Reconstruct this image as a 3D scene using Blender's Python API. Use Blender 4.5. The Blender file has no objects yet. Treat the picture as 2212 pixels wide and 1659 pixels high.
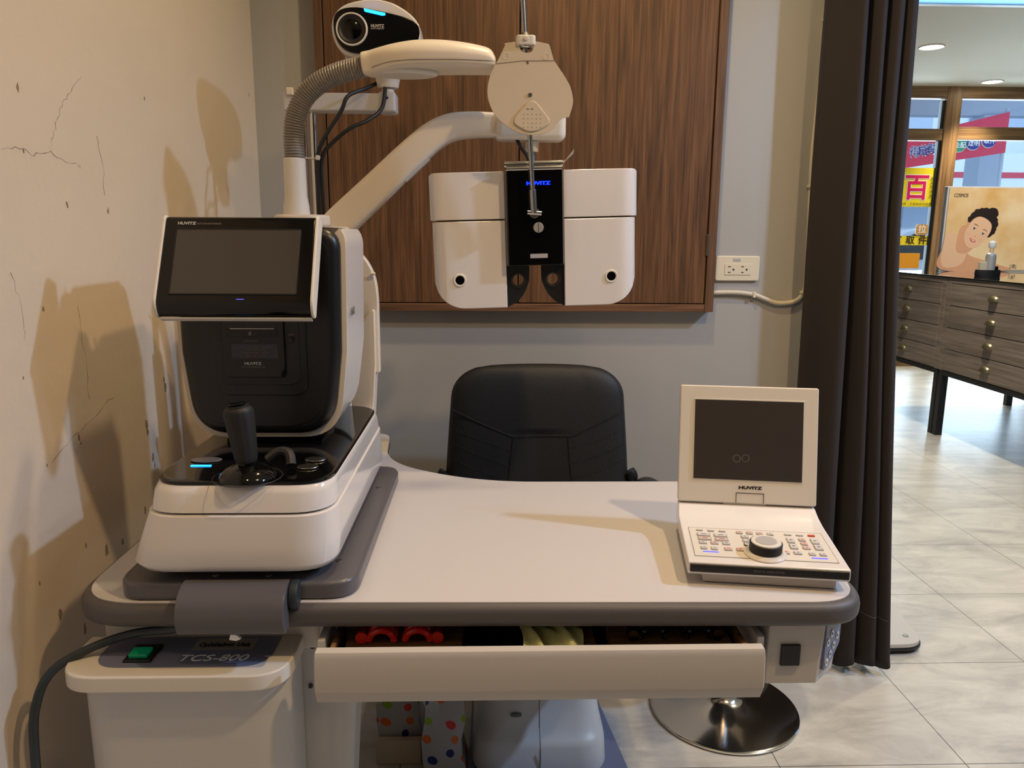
import bpy, bmesh, math, random
from mathutils import Vector, Matrix
random.seed(7)
R = math.radians
PI = math.pi
scn = bpy.context.scene
COL = scn.collection

# ------------------------------------------------------------------ camera
def make_camera(pitch=11.0, yaw=1.8, roll=0.39, f_px=1661.0):
    th, ps, ro = R(pitch), R(yaw), R(roll)
    f = Vector((math.sin(ps)*math.cos(th), math.cos(ps)*math.cos(th), -math.sin(th)))
    r0 = Vector((math.cos(ps), -math.sin(ps), 0)); u0 = r0.cross(f)
    r = math.cos(ro)*r0 + math.sin(ro)*u0
    u = math.cos(ro)*u0 - math.sin(ro)*r0
    cd = bpy.data.cameras.new('camera'); cd.sensor_width = 36.0
    cd.lens = 36.0*f_px/2212.0; cd.clip_start = 0.02; cd.clip_end = 200
    co = bpy.data.objects.new('camera', cd); COL.objects.link(co)
    co.matrix_world = Matrix(((r.x, u.x, -f.x, 0), (r.y, u.y, -f.y, 0), (r.z, u.z, -f.z, 1.25), (0, 0, 0, 1)))
    scn.camera = co
make_camera()

# ------------------------------------------------------------------ exposure, world
vs = scn.view_settings
vs.view_transform = 'Standard'; vs.look = 'None'; vs.gamma = 1.0; vs.exposure = 0.0; vs.use_curve_mapping = False
w = bpy.data.worlds.new('world'); scn.world = w; w.use_nodes = True
nt = w.node_tree; bg = nt.nodes['Background']
bg.inputs[0].default_value = (0.60, 0.78, 1.0, 1); bg.inputs[1].default_value = 2.0

# ------------------------------------------------------------------ lamps of the place, plus added fill spots
def area(name, loc, target, sx, sy, power, color, spread=180):
    l = bpy.data.lights.new(name, 'AREA'); l.shape = 'RECTANGLE'; l.size = sx; l.size_y = sy
    l.energy = power; l.color = color; l.spread = R(spread)
    o = bpy.data.objects.new(name, l); COL.objects.link(o); o.location = loc
    d = Vector(target) - Vector(loc); o.rotation_euler = d.to_track_quat('-Z', 'Y').to_euler()
    return o
WARM = (1.0, 0.66, 0.36); COOL = (0.62, 0.80, 1.0)
def spot(name, loc, power, color, angle, blend, radius, target=None):
    l = bpy.data.lights.new(name, 'SPOT'); l.energy = power; l.color = color
    l.spot_size = R(angle); l.spot_blend = blend; l.shadow_soft_size = radius
    o = bpy.data.objects.new(name, l); COL.objects.link(o); o.location = loc
    if target:
        d = Vector(target) - Vector(loc); o.rotation_euler = d.to_track_quat('-Z', 'Y').to_euler()
    return o
# daylight through the shop front and unseen side windows put in for it; cool LED downlights of the shop to the right
area('daylight_front', (4.9, 7.60, 1.5), (4.2, 0, 0.6), 3.6, 2.4, 210, (0.76, 0.89, 1.0))
spot('cool_downlight_lamp', (2.18, 0.87, 2.58), 135, (0.50, 0.68, 1.0), 160, 0.4, 0.05)
spot('cool_downlight_lamp', (2.70, 0.62, 2.58), 26, (0.52, 0.70, 1.0), 160, 0.4, 0.05)
# warm recessed downlights over the desk and in the shop, and added fills
spot('desk_downlight_lamp', (0.92, 0.42, 2.60), 70, (1.0, 0.66, 0.33), 150, 0.7, 0.04)
spot('desk_downlight_lamp', (0.30, 1.45, 2.60), 44, (1.0, 0.75, 0.42), 150, 0.7, 0.04)
spot('desk_downlight_lamp', (-0.12, 0.15, 2.60), 14, (1.0, 0.66, 0.32), 150, 0.7, 0.04)  # weak fill added to brighten the left cabinet cap
for (x, y, p) in ((3.24, 5.9, 170), (4.50, 7.08, 100), (2.35, 4.0, 170), (1.95, 2.6, 60), (1.9, 1.7, 60)):
    spot('warm_downlight_lamp', (x, y, 2.60), p, (1.0, 0.85, 0.60), 95, 0.7, 0.05)
spot('board_fill_spot', (3.55, 3.60, 2.58), 150, (1.0, 0.86, 0.64), 48, 0.8, 0.05, (3.70, 5.45, 1.30))  # added spot, there only to brighten the advertising board

# ------------------------------------------------------------------ materials
def s2l(c):
    return tuple(((v/255)/12.92 if v/255 <= 0.04045 else (((v/255)+0.055)/1.055)**2.4) for v in c)
def mat(name, c, rough=0.5, metal=0.0, coat=0.0, bump=0.0, bscale=200.0, var=0.0, vscale=6.0, emit=0.0, spec=0.5, trans=0.0, alpha=1.0):
    m = bpy.data.materials.new(name); m.use_nodes = True
    n = m.node_tree.nodes; lk = m.node_tree.links; b = n['Principled BSDF']
    lin = s2l(c) + (1,)
    b.inputs['Base Color'].default_value = lin
    b.inputs['Roughness'].default_value = rough; b.inputs['Metallic'].default_value = metal
    b.inputs['Coat Weight'].default_value = coat; b.inputs['Coat Roughness'].default_value = 0.05
    b.inputs['Specular IOR Level'].default_value = spec
    b.inputs['Transmission Weight'].default_value = trans
    b.inputs['Alpha'].default_value = alpha
    if emit:
        b.inputs['Emission Color'].default_value = lin; b.inputs['Emission Strength'].default_value = emit
    tc = n.new('ShaderNodeTexCoord')
    if var:
        ns = n.new('ShaderNodeTexNoise'); ns.inputs['Scale'].default_value = vscale; ns.inputs['Detail'].default_value = 4
        lk.new(tc.outputs['Object'], ns.inputs['Vector'])
        mx = n.new('ShaderNodeMix'); mx.data_type = 'RGBA'
        mx.inputs[6].default_value = tuple(v*(1-var) for v in lin[:3])+(1,); mx.inputs[7].default_value = tuple(min(1, v*(1+var)) for v in lin[:3])+(1,)
        lk.new(ns.outputs['Fac'], mx.inputs[0]); lk.new(mx.outputs[2], b.inputs['Base Color'])
    if bump:
        nb = n.new('ShaderNodeTexNoise'); nb.inputs['Scale'].default_value = bscale; nb.inputs['Detail'].default_value = 3
        lk.new(tc.outputs['Object'], nb.inputs['Vector'])
        bp = n.new('ShaderNodeBump'); bp.inputs['Strength'].default_value = bump; bp.inputs['Distance'].default_value = 0.002
        lk.new(nb.outputs['Fac'], bp.inputs['Height']); lk.new(bp.outputs[0], b.inputs['Normal'])
    return m

def wood(name, dark, mid, light, axis='Z', scale=1.0, rough=0.45):
    m = bpy.data.materials.new(name); m.use_nodes = True
    n = m.node_tree.nodes; lk = m.node_tree.links; b = n['Principled BSDF']; b.inputs['Roughness'].default_value = rough
    tc = n.new('ShaderNodeTexCoord'); mp = n.new('ShaderNodeMapping')
    s = {'Z': (14, 14, 0.9), 'X': (0.9, 14, 14), 'Y': (14, 0.9, 14)}[axis]
    mp.inputs['Scale'].default_value = tuple(v*scale for v in s)
    lk.new(tc.outputs['Object'], mp.inputs['Vector'])
    n1 = n.new('ShaderNodeTexNoise'); n1.inputs['Scale'].default_value = 1.6; n1.inputs['Detail'].default_value = 8; n1.inputs['Distortion'].default_value = 1.2
    lk.new(mp.outputs[0], n1.inputs['Vector'])
    mp2 = n.new('ShaderNodeMapping'); mp2.inputs['Scale'].default_value = tuple(v*scale*(6 if v > 5 else 2.2) for v in s)
    lk.new(tc.outputs['Object'], mp2.inputs['Vector'])
    n2 = n.new('ShaderNodeTexNoise'); n2.inputs['Scale'].default_value = 1.5; n2.inputs['Detail'].default_value = 5
    lk.new(mp2.outputs[0], n2.inputs['Vector'])
    ad = n.new('ShaderNodeMath'); ad.operation = 'MULTIPLY_ADD'; ad.inputs[1].default_value = 0.5
    lk.new(n2.outputs['Fac'], ad.inputs[0]); 
    hf = n.new('ShaderNodeMath'); hf.operation = 'MULTIPLY'; hf.inputs[1].default_value = 0.5
    lk.new(n1.outputs['Fac'], hf.inputs[0]); lk.new(hf.outputs[0], ad.inputs[2])
    cr = n.new('ShaderNodeValToRGB'); e = cr.color_ramp.elements
    e[0].position = 0.36; e[0].color = s2l(dark)+(1,); e[1].position = 0.64; e[1].color = s2l(light)+(1,)
    k = cr.color_ramp.elements.new(0.5); k.color = s2l(mid)+(1,)
    lk.new(ad.outputs[0], cr.inputs[0]); lk.new(cr.outputs[0], b.inputs['Base Color'])
    bp = n.new('ShaderNodeBump'); bp.inputs['Strength'].default_value = 0.25; bp.inputs['Distance'].default_value = 0.001
    lk.new(ad.outputs[0], bp.inputs['Height']); lk.new(bp.outputs[0], b.inputs['Normal'])
    return m

M = {}
M['ivory'] = mat('ivory_plastic', (222, 212, 196), 0.38, var=0.02)
M['white'] = mat('gloss_white_plastic', (228, 224, 222), 0.16, coat=0.5)
M['satin_white'] = mat('satin_white_plastic', (222, 217, 208), 0.32, coat=0.15)
M['coolwhite'] = mat('painted_metal_white', (205, 205, 206), 0.4)
M['laminate'] = mat('desk_laminate', (205, 202, 203), 0.33, bump=0.04, bscale=600)
M['edge'] = mat('desk_edge_rubber', (84, 81, 82), 0.5, bump=0.1, bscale=500)
M['tray'] = mat('grey_tray_plastic', (92, 90, 95), 0.3, bump=0.05, bscale=500)
M['cab'] = mat('cabinet_paint', (196, 190, 183), 0.42)
M['black'] = mat('black_plastic', (22, 22, 23), 0.42)
M['gloss'] = mat('gloss_black', (7, 7, 8), 0.09, coat=0.15, spec=0.35)
M['knobmetal'] = mat('turned_knob_metal', (190, 186, 180), 0.38, metal=0.55)
M['dgrey'] = mat('dark_grey_plastic', (52, 52, 56), 0.35)
M['rubber'] = mat('black_rubber', (20, 20, 21), 0.6)
M['screen'] = mat('dark_lcd_glass', (62, 58, 56), 0.22, coat=0.3)
M['chrome'] = mat('chrome', (215, 213, 210), 0.12, metal=1.0)
M['steel'] = mat('brushed_steel', (180, 178, 174), 0.28, metal=1.0)
M['hose'] = mat('grey_ribbed_hose', (134, 127, 120), 0.34)
M['blue'] = mat('blue_led', (10, 60, 255), 0.4, emit=9.0)
M['cyan'] = mat('cyan_led', (20, 130, 255), 0.4, emit=7.0)
M['bluelit'] = mat('backlit_blue', (5, 30, 255), 0.4, emit=6.0)
M['keyblue'] = mat('key_light_blue', (90, 100, 255), 0.4, emit=0.9)
M['print'] = mat('light_print', (200, 196, 190), 0.5)
M['dimprint'] = mat('dim_print', (120, 105, 95), 0.5)
M['darkprint'] = mat('dark_print', (35, 32, 32), 0.5)
M['greyprint'] = mat('grey_print', (110, 108, 106), 0.5)
M['leather'] = mat('black_leather', (24, 24, 26), 0.58, bump=0.25, bscale=260)
M['seam'] = mat('black_thread', (7, 7, 8), 0.7)
M['curtain'] = mat('charcoal_curtain', (44, 39, 40), 0.9, bump=0.15, bscale=400, var=0.08, vscale=3)
M['outlet'] = mat('outlet_cream', (222, 212, 188), 0.3)
M['wallcable'] = mat('cream_cable', (208, 198, 178), 0.5)
M['cable'] = mat('black_cable', (22, 22, 24), 0.5)
M['bluecable'] = mat('dark_teal_cable', (42, 52, 58), 0.5)
M['label'] = mat('slate_blue_label', (112, 118, 146), 0.35)
M['labeldark'] = mat('dark_grey_label', (150, 148, 143), 0.35)
M['green'] = mat('green_rocker', (10, 120, 80), 0.2, emit=0.15)
M['red'] = mat('red_plastic', (200, 22, 22), 0.22)
M['cloth'] = mat('yellow_green_cloth', (206, 207, 150), 0.85, bump=0.2, bscale=400)
M['beigebox'] = mat('beige_card', (214, 196, 170), 0.7)
M['pinewood'] = wood('tray_wood', (110, 80, 50), (150, 115, 78), (175, 140, 100), 'X')
M['key'] = mat('grey_key', (176, 174, 176), 0.4)
M['keyface'] = mat('light_key_face', (208, 206, 208), 0.4)
M['redkey'] = mat('red_key', (190, 70, 50), 0.4)
M['pinkkey'] = mat('pink_key_face', (216, 188, 184), 0.4)
M['copper'] = mat('brown_gap_strip', (110, 72, 48), 0.4, metal=0.4)
M['brass'] = mat('antique_brass', (190, 178, 140), 0.3, metal=0.9)
M['blacksteel'] = mat('black_steel', (26, 28, 32), 0.45)
M['cabwood'] = wood('brown_oak_panel', (66, 44, 27), (96, 65, 40), (118, 83, 54), 'Z', 1.9)
M['frontwood'] = wood('oak_frame_wood', (72, 50, 34), (98, 70, 48), (118, 86, 60), 'Z', 1.9)
M['greywood'] = wood('grey_brown_oak', (102, 93, 86), (128, 117, 108), (150, 138, 127), 'Y', 0.9, 0.4)
M['pine'] = wood('stained_pine_frame', (112, 82, 52), (148, 113, 76), (176, 142, 102), 'Z', 0.6)
M['pineX'] = wood('stained_pine_beam', (100, 74, 48), (138, 106, 72), (168, 136, 98), 'X', 0.6)
M['clear'] = mat('clear_film', (235, 235, 235), 0.08, trans=0.9, alpha=0.55)
M['lampglow'] = mat('downlight_glow', (255, 240, 214), 0.5, emit=14.0)
M['covelight'] = mat('cove_light', (120, 190, 255), 0.5, emit=1.3)
def glass_mat():
    m = bpy.data.materials.new('window_glass'); m.use_nodes = True; n = m.node_tree.nodes; lk = m.node_tree.links
    n.clear(); o = n.new('ShaderNodeOutputMaterial'); t = n.new('ShaderNodeBsdfTransparent'); t.inputs[0].default_value = (0.9, 0.95, 0.97, 1)
    g = n.new('ShaderNodeBsdfGlossy'); g.inputs['Roughness'].default_value = 0.02; mx = n.new('ShaderNodeMixShader'); fr = n.new('ShaderNodeFresnel'); fr.inputs[0].default_value = 1.45
    lk.new(fr.outputs[0], mx.inputs[0]); lk.new(t.outputs[0], mx.inputs[1]); lk.new(g.outputs[0], mx.inputs[2]); lk.new(mx.outputs[0], o.inputs[0])
    return m
M['glass'] = glass_mat()

def floor_mat():
    m = bpy.data.materials.new('stone_vinyl_tile'); m.use_nodes = True
    n = m.node_tree.nodes; lk = m.node_tree.links; b = n['Principled BSDF']; b.inputs['Roughness'].default_value = 0.33
    tc = n.new('ShaderNodeTexCoord')
    mp = n.new('ShaderNodeMapping'); mp.inputs['Scale'].default_value = (1.3, 3.2, 1)
    lk.new(tc.outputs['Object'], mp.inputs[0])
    n1 = n.new('ShaderNodeTexNoise'); n1.inputs['Scale'].default_value = 2.6; n1.inputs['Detail'].default_value = 12; n1.inputs['Roughness'].default_value = 0.68; n1.inputs['Distortion'].default_value = 0.6
    lk.new(mp.outputs[0], n1.inputs['Vector'])
    cr = n.new('ShaderNodeValToRGB'); e = cr.color_ramp.elements
    e[0].position = 0.30; e[0].color = s2l((164, 161, 155))+(1,); e[1].position = 0.70; e[1].color = s2l((216, 212, 202))+(1,)
    k = e.new(0.48); k.color = s2l((192, 188, 180))+(1,)
    lk.new(n1.outputs['Fac'], cr.inputs[0])
    br = n.new('ShaderNodeTexBrick'); br.offset = 0.0; br.inputs['Scale'].default_value = 1.0
    br.inputs['Brick Width'].default_value = 0.455; br.inputs['Row Height'].default_value = 0.443; br.inputs['Mortar Size'].default_value = 0.0012
    br.inputs['Mortar Smooth'].default_value = 0.2
    mpb = n.new('ShaderNodeMapping'); mpb.inputs['Location'].default_value = (-1.155+0.455*8, -2.06+0.443*16, 0)
    lk.new(tc.outputs['Object'], mpb.inputs[0]); lk.new(mpb.outputs[0], br.inputs['Vector'])
    mx = n.new('ShaderNodeMix'); mx.data_type = 'RGBA'; mx.inputs[7].default_value = s2l((70, 70, 66))+(1,)
    lk.new(br.outputs['Fac'], mx.inputs[0]); lk.new(cr.outputs[0], mx.inputs[6]); lk.new(mx.outputs[2], b.inputs['Base Color'])
    bp = n.new('ShaderNodeBump'); bp.inputs['Strength'].default_value = 0.12; bp.inputs['Distance'].default_value = 0.001
    lk.new(n1.outputs['Fac'], bp.inputs['Height']); lk.new(bp.outputs[0], b.inputs['Normal'])
    return m
def plaster_mat(name, c, rough=0.75, strength=0.25):
    m = mat(name, c, rough, var=0.035, vscale=2.5)
    n = m.node_tree.nodes; lk = m.node_tree.links; b = n['Principled BSDF']; tc = [x for x in n if x.type == 'TEX_COORD'][0]
    n1 = n.new('ShaderNodeTexNoise'); n1.inputs['Scale'].default_value = 9; n1.inputs['Detail'].default_value = 9; n1.inputs['Roughness'].default_value = 0.6
    lk.new(tc.outputs['Object'], n1.inputs['Vector'])
    bp = n.new('ShaderNodeBump'); bp.inputs['Strength'].default_value = strength; bp.inputs['Distance'].default_value = 0.006
    lk.new(n1.outputs['Fac'], bp.inputs['Height']); lk.new(bp.outputs[0], b.inputs['Normal'])
    return m
def dots_mat():
    m = bpy.data.materials.new('polka_dot_paper'); m.use_nodes = True; n = m.node_tree.nodes; lk = m.node_tree.links; b = n['Principled BSDF']; b.inputs['Roughness'].default_value = 0.5
    tc = n.new('ShaderNodeTexCoord'); sp = n.new('ShaderNodeSeparateXYZ'); lk.new(tc.outputs['Object'], sp.inputs[0])
    ad = n.new('ShaderNodeMath'); ad.operation = 'ADD'; lk.new(sp.outputs[0], ad.inputs[0]); lk.new(sp.outputs[1], ad.inputs[1])
    cb = n.new('ShaderNodeCombineXYZ'); lk.new(ad.outputs[0], cb.inputs[0]); lk.new(sp.outputs[2], cb.inputs[1])
    v = n.new('ShaderNodeTexVoronoi'); v.voronoi_dimensions = '2D'; v.inputs['Scale'].default_value = 24; v.inputs['Randomness'].default_value = 0.55
    lk.new(cb.outputs[0], v.inputs['Vector'])
    lt = n.new('ShaderNodeMath'); lt.operation = 'LESS_THAN'; lt.inputs[1].default_value = 0.25; lk.new(v.outputs['Distance'], lt.inputs[0])
    s2 = n.new('ShaderNodeSeparateColor'); lk.new(v.outputs['Color'], s2.inputs[0])
    cr = n.new('ShaderNodeValToRGB'); cr.color_ramp.interpolation = 'CONSTANT'; e = cr.color_ramp.elements
    cols = [(230, 110, 40), (30, 40, 110), (150, 190, 50), (70, 160, 200), (220, 60, 50), (230, 120, 50)]
    e[0].position = 0; e[0].color = s2l(cols[0])+(1,); e[1].position = 0.17; e[1].color = s2l(cols[1])+(1,)
    for i, c in enumerate(cols[2:]):
        k = e.new(0.34+0.16*i); k.color = s2l(c)+(1,)
    lk.new(s2.outputs[0], cr.inputs[0])
    mx = n.new('ShaderNodeMix'); mx.data_type = 'RGBA'; mx.inputs[6].default_value = s2l((190, 188, 188))+(1,)
    lk.new(lt.outputs[0], mx.inputs[0]); lk.new(cr.outputs[0], mx.inputs[7]); lk.new(mx.outputs[2], b.inputs['Base Color'])
    return m
def peach_mat():
    m = mat('poster_peach_print', (236, 205, 150), 0.35)
    n = m.node_tree.nodes; lk = m.node_tree.links; b = n['Principled BSDF']; tc = [x for x in n if x.type == 'TEX_COORD'][0]
    ns = n.new('ShaderNodeTexNoise'); ns.inputs['Scale'].default_value = 3.5; ns.inputs['Detail'].default_value = 3
    lk.new(tc.outputs['Object'], ns.inputs['Vector']); cr = n.new('ShaderNodeValToRGB'); e = cr.color_ramp.elements
    e[0].position = 0.35; e[0].color = s2l((246, 222, 180))+(1,); e[1].position = 0.68; e[1].color = s2l((222, 170, 90))+(1,)
    lk.new(ns.outputs['Fac'], cr.inputs[0]); lk.new(cr.outputs[0], b.inputs['Base Color'])
    return m
M['floor'] = floor_mat()
M['wall_left'] = plaster_mat('worn_plaster', (206, 192, 174), 0.8, 0.55)
M['wall_back'] = plaster_mat('grey_paint', (168, 166, 162), 0.6, 0.12)
M['wall_shop'] = plaster_mat('shop_paint', (84, 74, 64), 0.7, 0.1)
M['ceiling'] = mat('ceiling_paint', (238, 231, 210), 0.8)
M['dots'] = dots_mat(); M['peach'] = peach_mat()

# ------------------------------------------------------------------ builders
ORG = {}
def thing(name, loc, label, cat, group=None, rot=(0, 0, 0)):
    o = bpy.data.objects.new(name, None); COL.objects.link(o); o.empty_display_size = 0.05
    o.location = loc; o.rotation_euler = rot; o['label'] = label; o['category'] = cat
    if group: o['group'] = group
    ORG[o.name] = Vector((0, 0, 0)) if any(rot) else Vector(loc)
    return o
def tag(o, label, cat, group=None):
    o['label'] = label; o['category'] = cat
    if group: o['group'] = group
    return o
def finish(bm, bevel=0.0, seg=3, ang=30, weld=True):
    if weld: bmesh.ops.remove_doubles(bm, verts=bm.verts, dist=1e-6)
    bmesh.ops.recalc_face_normals(bm, faces=bm.faces)
    if bevel > 0:
        ed = [e for e in bm.edges if len(e.link_faces) == 2 and e.calc_face_angle(0) > R(ang)]
        if ed: bmesh.ops.bevel(bm, geom=ed, offset=bevel, segments=seg, profile=0.5, affect='EDGES', clamp_overlap=True)
    return bm
def obj(name, bm, m, parent=None, smooth=True, label=None, kind=None, sharp=32, wn=True):
    org = ORG[parent.name] if parent is not None else Vector((0, 0, 0))
    if parent is not None and org.length: bmesh.ops.translate(bm, verts=bm.verts, vec=-org)
    me = bpy.data.meshes.new(name); bm.to_mesh(me); bm.free()
    if smooth:
        me.polygons.foreach_set('use_smooth', [True]*len(me.polygons)); me.set_sharp_from_angle(angle=R(sharp))
    o = bpy.data.objects.new(name, me); COL.objects.link(o)
    me.materials.append(M[m] if isinstance(m, str) else m)
    if smooth and wn:
        k = o.modifiers.new('weighted_normal', 'WEIGHTED_NORMAL'); k.keep_sharp = True
    if parent is not None: o.parent = parent
    ORG[o.name] = org
    if label: o['label'] = label
    if kind: o['kind'] = kind
    return o
def top(name, bm, m, label, cat, base, group=None, **k):
    """a thing that is one mesh, its origin at base"""
    bmesh.ops.translate(bm, verts=bm.verts, vec=-Vector(base))
    o = obj(name, bm, m, None, **k); o.location = base; ORG[o.name] = Vector(base)
    return tag(o, label, cat, group)
def box(x0, x1, y0, y1, z0, z1, bevel=0.0, seg=3, bm=None):
    b = bmesh.new(); r = bmesh.ops.create_cube(b, size=1)
    for v in b.verts: v.co = Vector(((x0+x1)/2+v.co.x*(x1-x0), (y0+y1)/2+v.co.y*(y1-y0), (z0+z1)/2+v.co.z*(z1-z0)))
    finish(b, bevel, seg)
    return join(bm, b) if bm else b
def join(a, b):
    t = bpy.data.meshes.new('tmp'); b.to_mesh(t); b.free(); a.from_mesh(t); bpy.data.meshes.remove(t); return a
def rpoly(pts, n=6):
    """polygon with rounded corners; pts = (x, y, r)"""
    out = []; N = len(pts)
    for i in range(N):
        p = Vector(pts[i][:2]); r = pts[i][2] if len(pts[i]) > 2 else 0
        a = Vector(pts[i-1][:2]); c = Vector(pts[(i+1) % N][:2])
        if r <= 0: out.append(tuple(p)); continue
        u = (a-p).normalized(); v = (c-p).normalized()
        d = min(r, (a-p).length*0.49, (c-p).length*0.49)
        s = p+u*d; e = p+v*d
        for k in range(n+1):
            t = k/n; q = (1-t)**2*s + 2*t*(1-t)*(p*0.62+ (s+e)*0.19) + t*t*e
            q = (1-t)**2*s + 2*(1-t)*t*p + t*t*e
            out.append(tuple(q))
    return out
def rrect(x0, x1, y0, y1, r, n=6):
    return rpoly([(x0, y0, r), (x1, y0, r), (x1, y1, r), (x0, y1, r)], n)
def to3(p, h, ax):
    return {'Z': (p[0], p[1], h), 'Y': (p[0], h, p[1]), 'X': (h, p[0], p[1])}[ax]
def prism(pts, h0, h1, ax='Z', bevel=0.0, seg=3, bm=None, M4=None):
    b = bmesh.new()
    lo = [b.verts.new(to3(p, h0, ax)) for p in pts]; hi = [b.verts.new(to3(p, h1, ax)) for p in pts]
    b.faces.new(lo); b.faces.new(hi[::-1]); n = len(pts)
    for i in range(n): b.faces.new((lo[i], lo[(i+1) % n], hi[(i+1) % n], hi[i]))
    finish(b, bevel, seg, 50)
    if M4 is not None: b.transform(M4)
    return join(bm, b) if bm else b
def loft(rings, cap=True, closed=True, bm=None):
    b = bmesh.new(); vr = [[b.verts.new(p) for p in r] for r in rings]
    for i in range(len(vr)-1):
        n = len(vr[i])
        for j in range(n if closed else n-1):
            b.faces.new((vr[i][j], vr[i][(j+1) % n], vr[i+1][(j+1) % n], vr[i+1][j]))
    if cap and closed: b.faces.new(vr[0][::-1]); b.faces.new(vr[-1])
    bmesh.ops.recalc_face_normals(b, faces=b.faces)
    return join(bm, b) if bm else b
def frames(path):
    P = [Vector(p) for p in path]; out = []
    t0 = (P[1]-P[0]).normalized(); up = Vector((0, 0, 1)) if abs(t0.z) < 0.9 else Vector((0, 1, 0))
    nrm = (up-up.dot(t0)*t0).normalized()
    for i, p in enumerate(P):
        t = (P[min(i+1, len(P)-1)]-P[max(i-1, 0)]).normalized()
        nrm = (nrm-nrm.dot(t)*t).normalized(); out.append((p, t, nrm, t.cross(nrm)))
    return out
def tube(path, r, n=12, bm=None):
    fr = frames(path); rs = r if isinstance(r, (list, tuple)) else [r]*len(fr)
    return loft([[p+a*math.cos(2*PI*k/n)*rr+b_*math.sin(2*PI*k/n)*rr for k in range(n)] for (p, t, a, b_), rr in zip(fr, rs)], bm=bm)
def sweep(path, prof, bm=None):
    """prof = list of (u, v) in the normal plane, or a function of index"""
    fr = frames(path)
    return loft([[p+a*u+b_*v for (u, v) in (prof(i) if callable(prof) else prof)] for i, (p, t, a, b_) in enumerate(fr)], bm=bm)
def spline(pts, n=8):
    P = [Vector(p) for p in pts]; out = []
    for i in range(len(P)-1):
        a = P[max(i-1, 0)]; b = P[i]; c = P[i+1]; d = P[min(i+2, len(P)-1)]
        for k in range(n):
            t = k/n
            out.append(0.5*((2*b)+(c-a)*t+(2*a-5*b+4*c-d)*t*t+(-a+3*b-3*c+d)*t**3))
    out.append(P[-1]); return out
def lathe(prof, c, ax='Z', n=32, bm=None, ring=False):
    """prof = (radius, height) pairs"""
    rings = []
    if ring: prof = list(prof)+[prof[0]]
    for r, h in prof:
        r = max(r, 1e-5); loop = []
        for k in range(n):
            a = 2*PI*k/n; u, v = r*math.cos(a), r*math.sin(a)
            loop.append(Vector(c)+Vector({'Z': (u, v, h), 'Y': (u, h, v), 'X': (h, u, v)}[ax]))
        rings.append(loop)
    return loft(rings, cap=not ring, bm=bm)
def cyl(c, r, h0, h1, ax='Z', n=24, bevel=0.0, bm=None):
    bv = bevel
    pr = [(r, h0), (r, h1)] if not bv else [(r-bv, h0), (r-bv*.3, h0+bv*.3), (r, h0+bv), (r, h1-bv), (r-bv*.3, h1-bv*.3), (r-bv, h1)]
    return lathe(pr, c, ax, n, bm)
BASIS = {'front': Matrix(((1, 0, 0), (0, 0, -1), (0, 1, 0))),        # reads from -Y
         'top': Matrix(((1, 0, 0), (0, 1, 0), (0, 0, 1))),
         'right': Matrix(((0, 0, 1), (1, 0, 0), (0, 1, 0))),         # reads from +X
         'left': Matrix(((0, 0, -1), (-1, 0, 0), (0, 1, 0)))}
def text(name, s, c, size, m, parent, basis='front', sx=1.0, shear=0.0, M4=None, bold=0.0, fit=None, depth=0.0002, rot=0.0):
    cu = bpy.data.curves.new('tmp', 'FONT'); cu.body = s; cu.size = size; cu.align_x = 'CENTER'; cu.align_y = 'CENTER'
    cu.extrude = depth; cu.offset = bold; cu.shear = shear
    to = bpy.data.objects.new('tmp', cu); COL.objects.link(to)
    dg = bpy.context.evaluated_depsgraph_get(); me = bpy.data.meshes.new_from_object(to.evaluated_get(dg))
    bm = bmesh.new(); bm.from_mesh(me); bpy.data.objects.remove(to); bpy.data.curves.remove(cu); bpy.data.meshes.remove(me)
    xs = [v.co.x for v in bm.verts] or [0, 1]; w_ = max(xs)-min(xs)
    if fit: sx = fit/max(w_, 1e-6)
    bmesh.ops.scale(bm, vec=(sx, 1, 1), verts=bm.verts)
    if rot: bmesh.ops.rotate(bm, cent=(0, 0, 0), matrix=Matrix.Rotation(rot, 3, 'Z'), verts=bm.verts)
    bm.transform(BASIS[basis].to_4x4() if isinstance(basis, str) else basis.to_4x4())
    bmesh.ops.translate(bm, verts=bm.verts, vec=c)
    if M4 is not None: bm.transform(M4)
    return obj(name, bm, m, parent, smooth=False)
def struct(name, bm, m, parent=None, **k):
    o = obj(name, bm, m, parent, **k)
    if parent is None: o['kind'] = 'structure'
    return o
# ================================================================== THE SETTING
XW, YW, ZC = -0.615, 2.15, 2.62
struct('floor', box(-0.75, 5.6, -3.0, 7.45, -0.06, 0.0), 'floor', smooth=False)
wl = struct('wall_left', box(XW-0.12, XW, -3.0, YW+0.1, 0, ZC), 'wall_left', smooth=False)
wb = struct('wall_back', box(XW, 0.955, YW, YW+0.12, 0, ZC), 'wall_back', smooth=False)
struct('wall_partition', box(0.855, 0.955, YW+0.12, 7.4, 0, ZC), 'wall_shop', smooth=False)
struct('wall_behind', box(-0.75, 5.7, -3.1, -3.0, 0, ZC), 'wall_shop', smooth=False)
struct('ceiling', box(-0.75, 5.75, -3.1, 7.5, ZC, ZC+0.1), 'ceiling', smooth=False)
b = box(5.6, 5.7, -3.0, 7.4, 0, 1.0)
for a in ((5.6, 5.7, -3.0, -2.95, 1.0, 2.0), (5.6, 5.7, -3.0, -.5, 2.0, 2.6), (5.6, 5.7, -2.3, 7.4, 1.0, 2.0), (5.6, 5.7, 0.3, 7.4, 2.0, 2.6)): box(*a, bm=b)
struct('wall_right', b, 'wall_shop', smooth=False)
for i, (y0, y1, z0, z1) in enumerate(((-2.95, -2.3, 1.0, 2.0), (-0.5, 0.3, 2.0, 2.6))):  # unseen openings, added to let in daylight from the right
    f = struct('window_%d' % (i+2), box(5.64, 5.66, y0, y1, z0, z1), 'glass', smooth=False)
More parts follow.
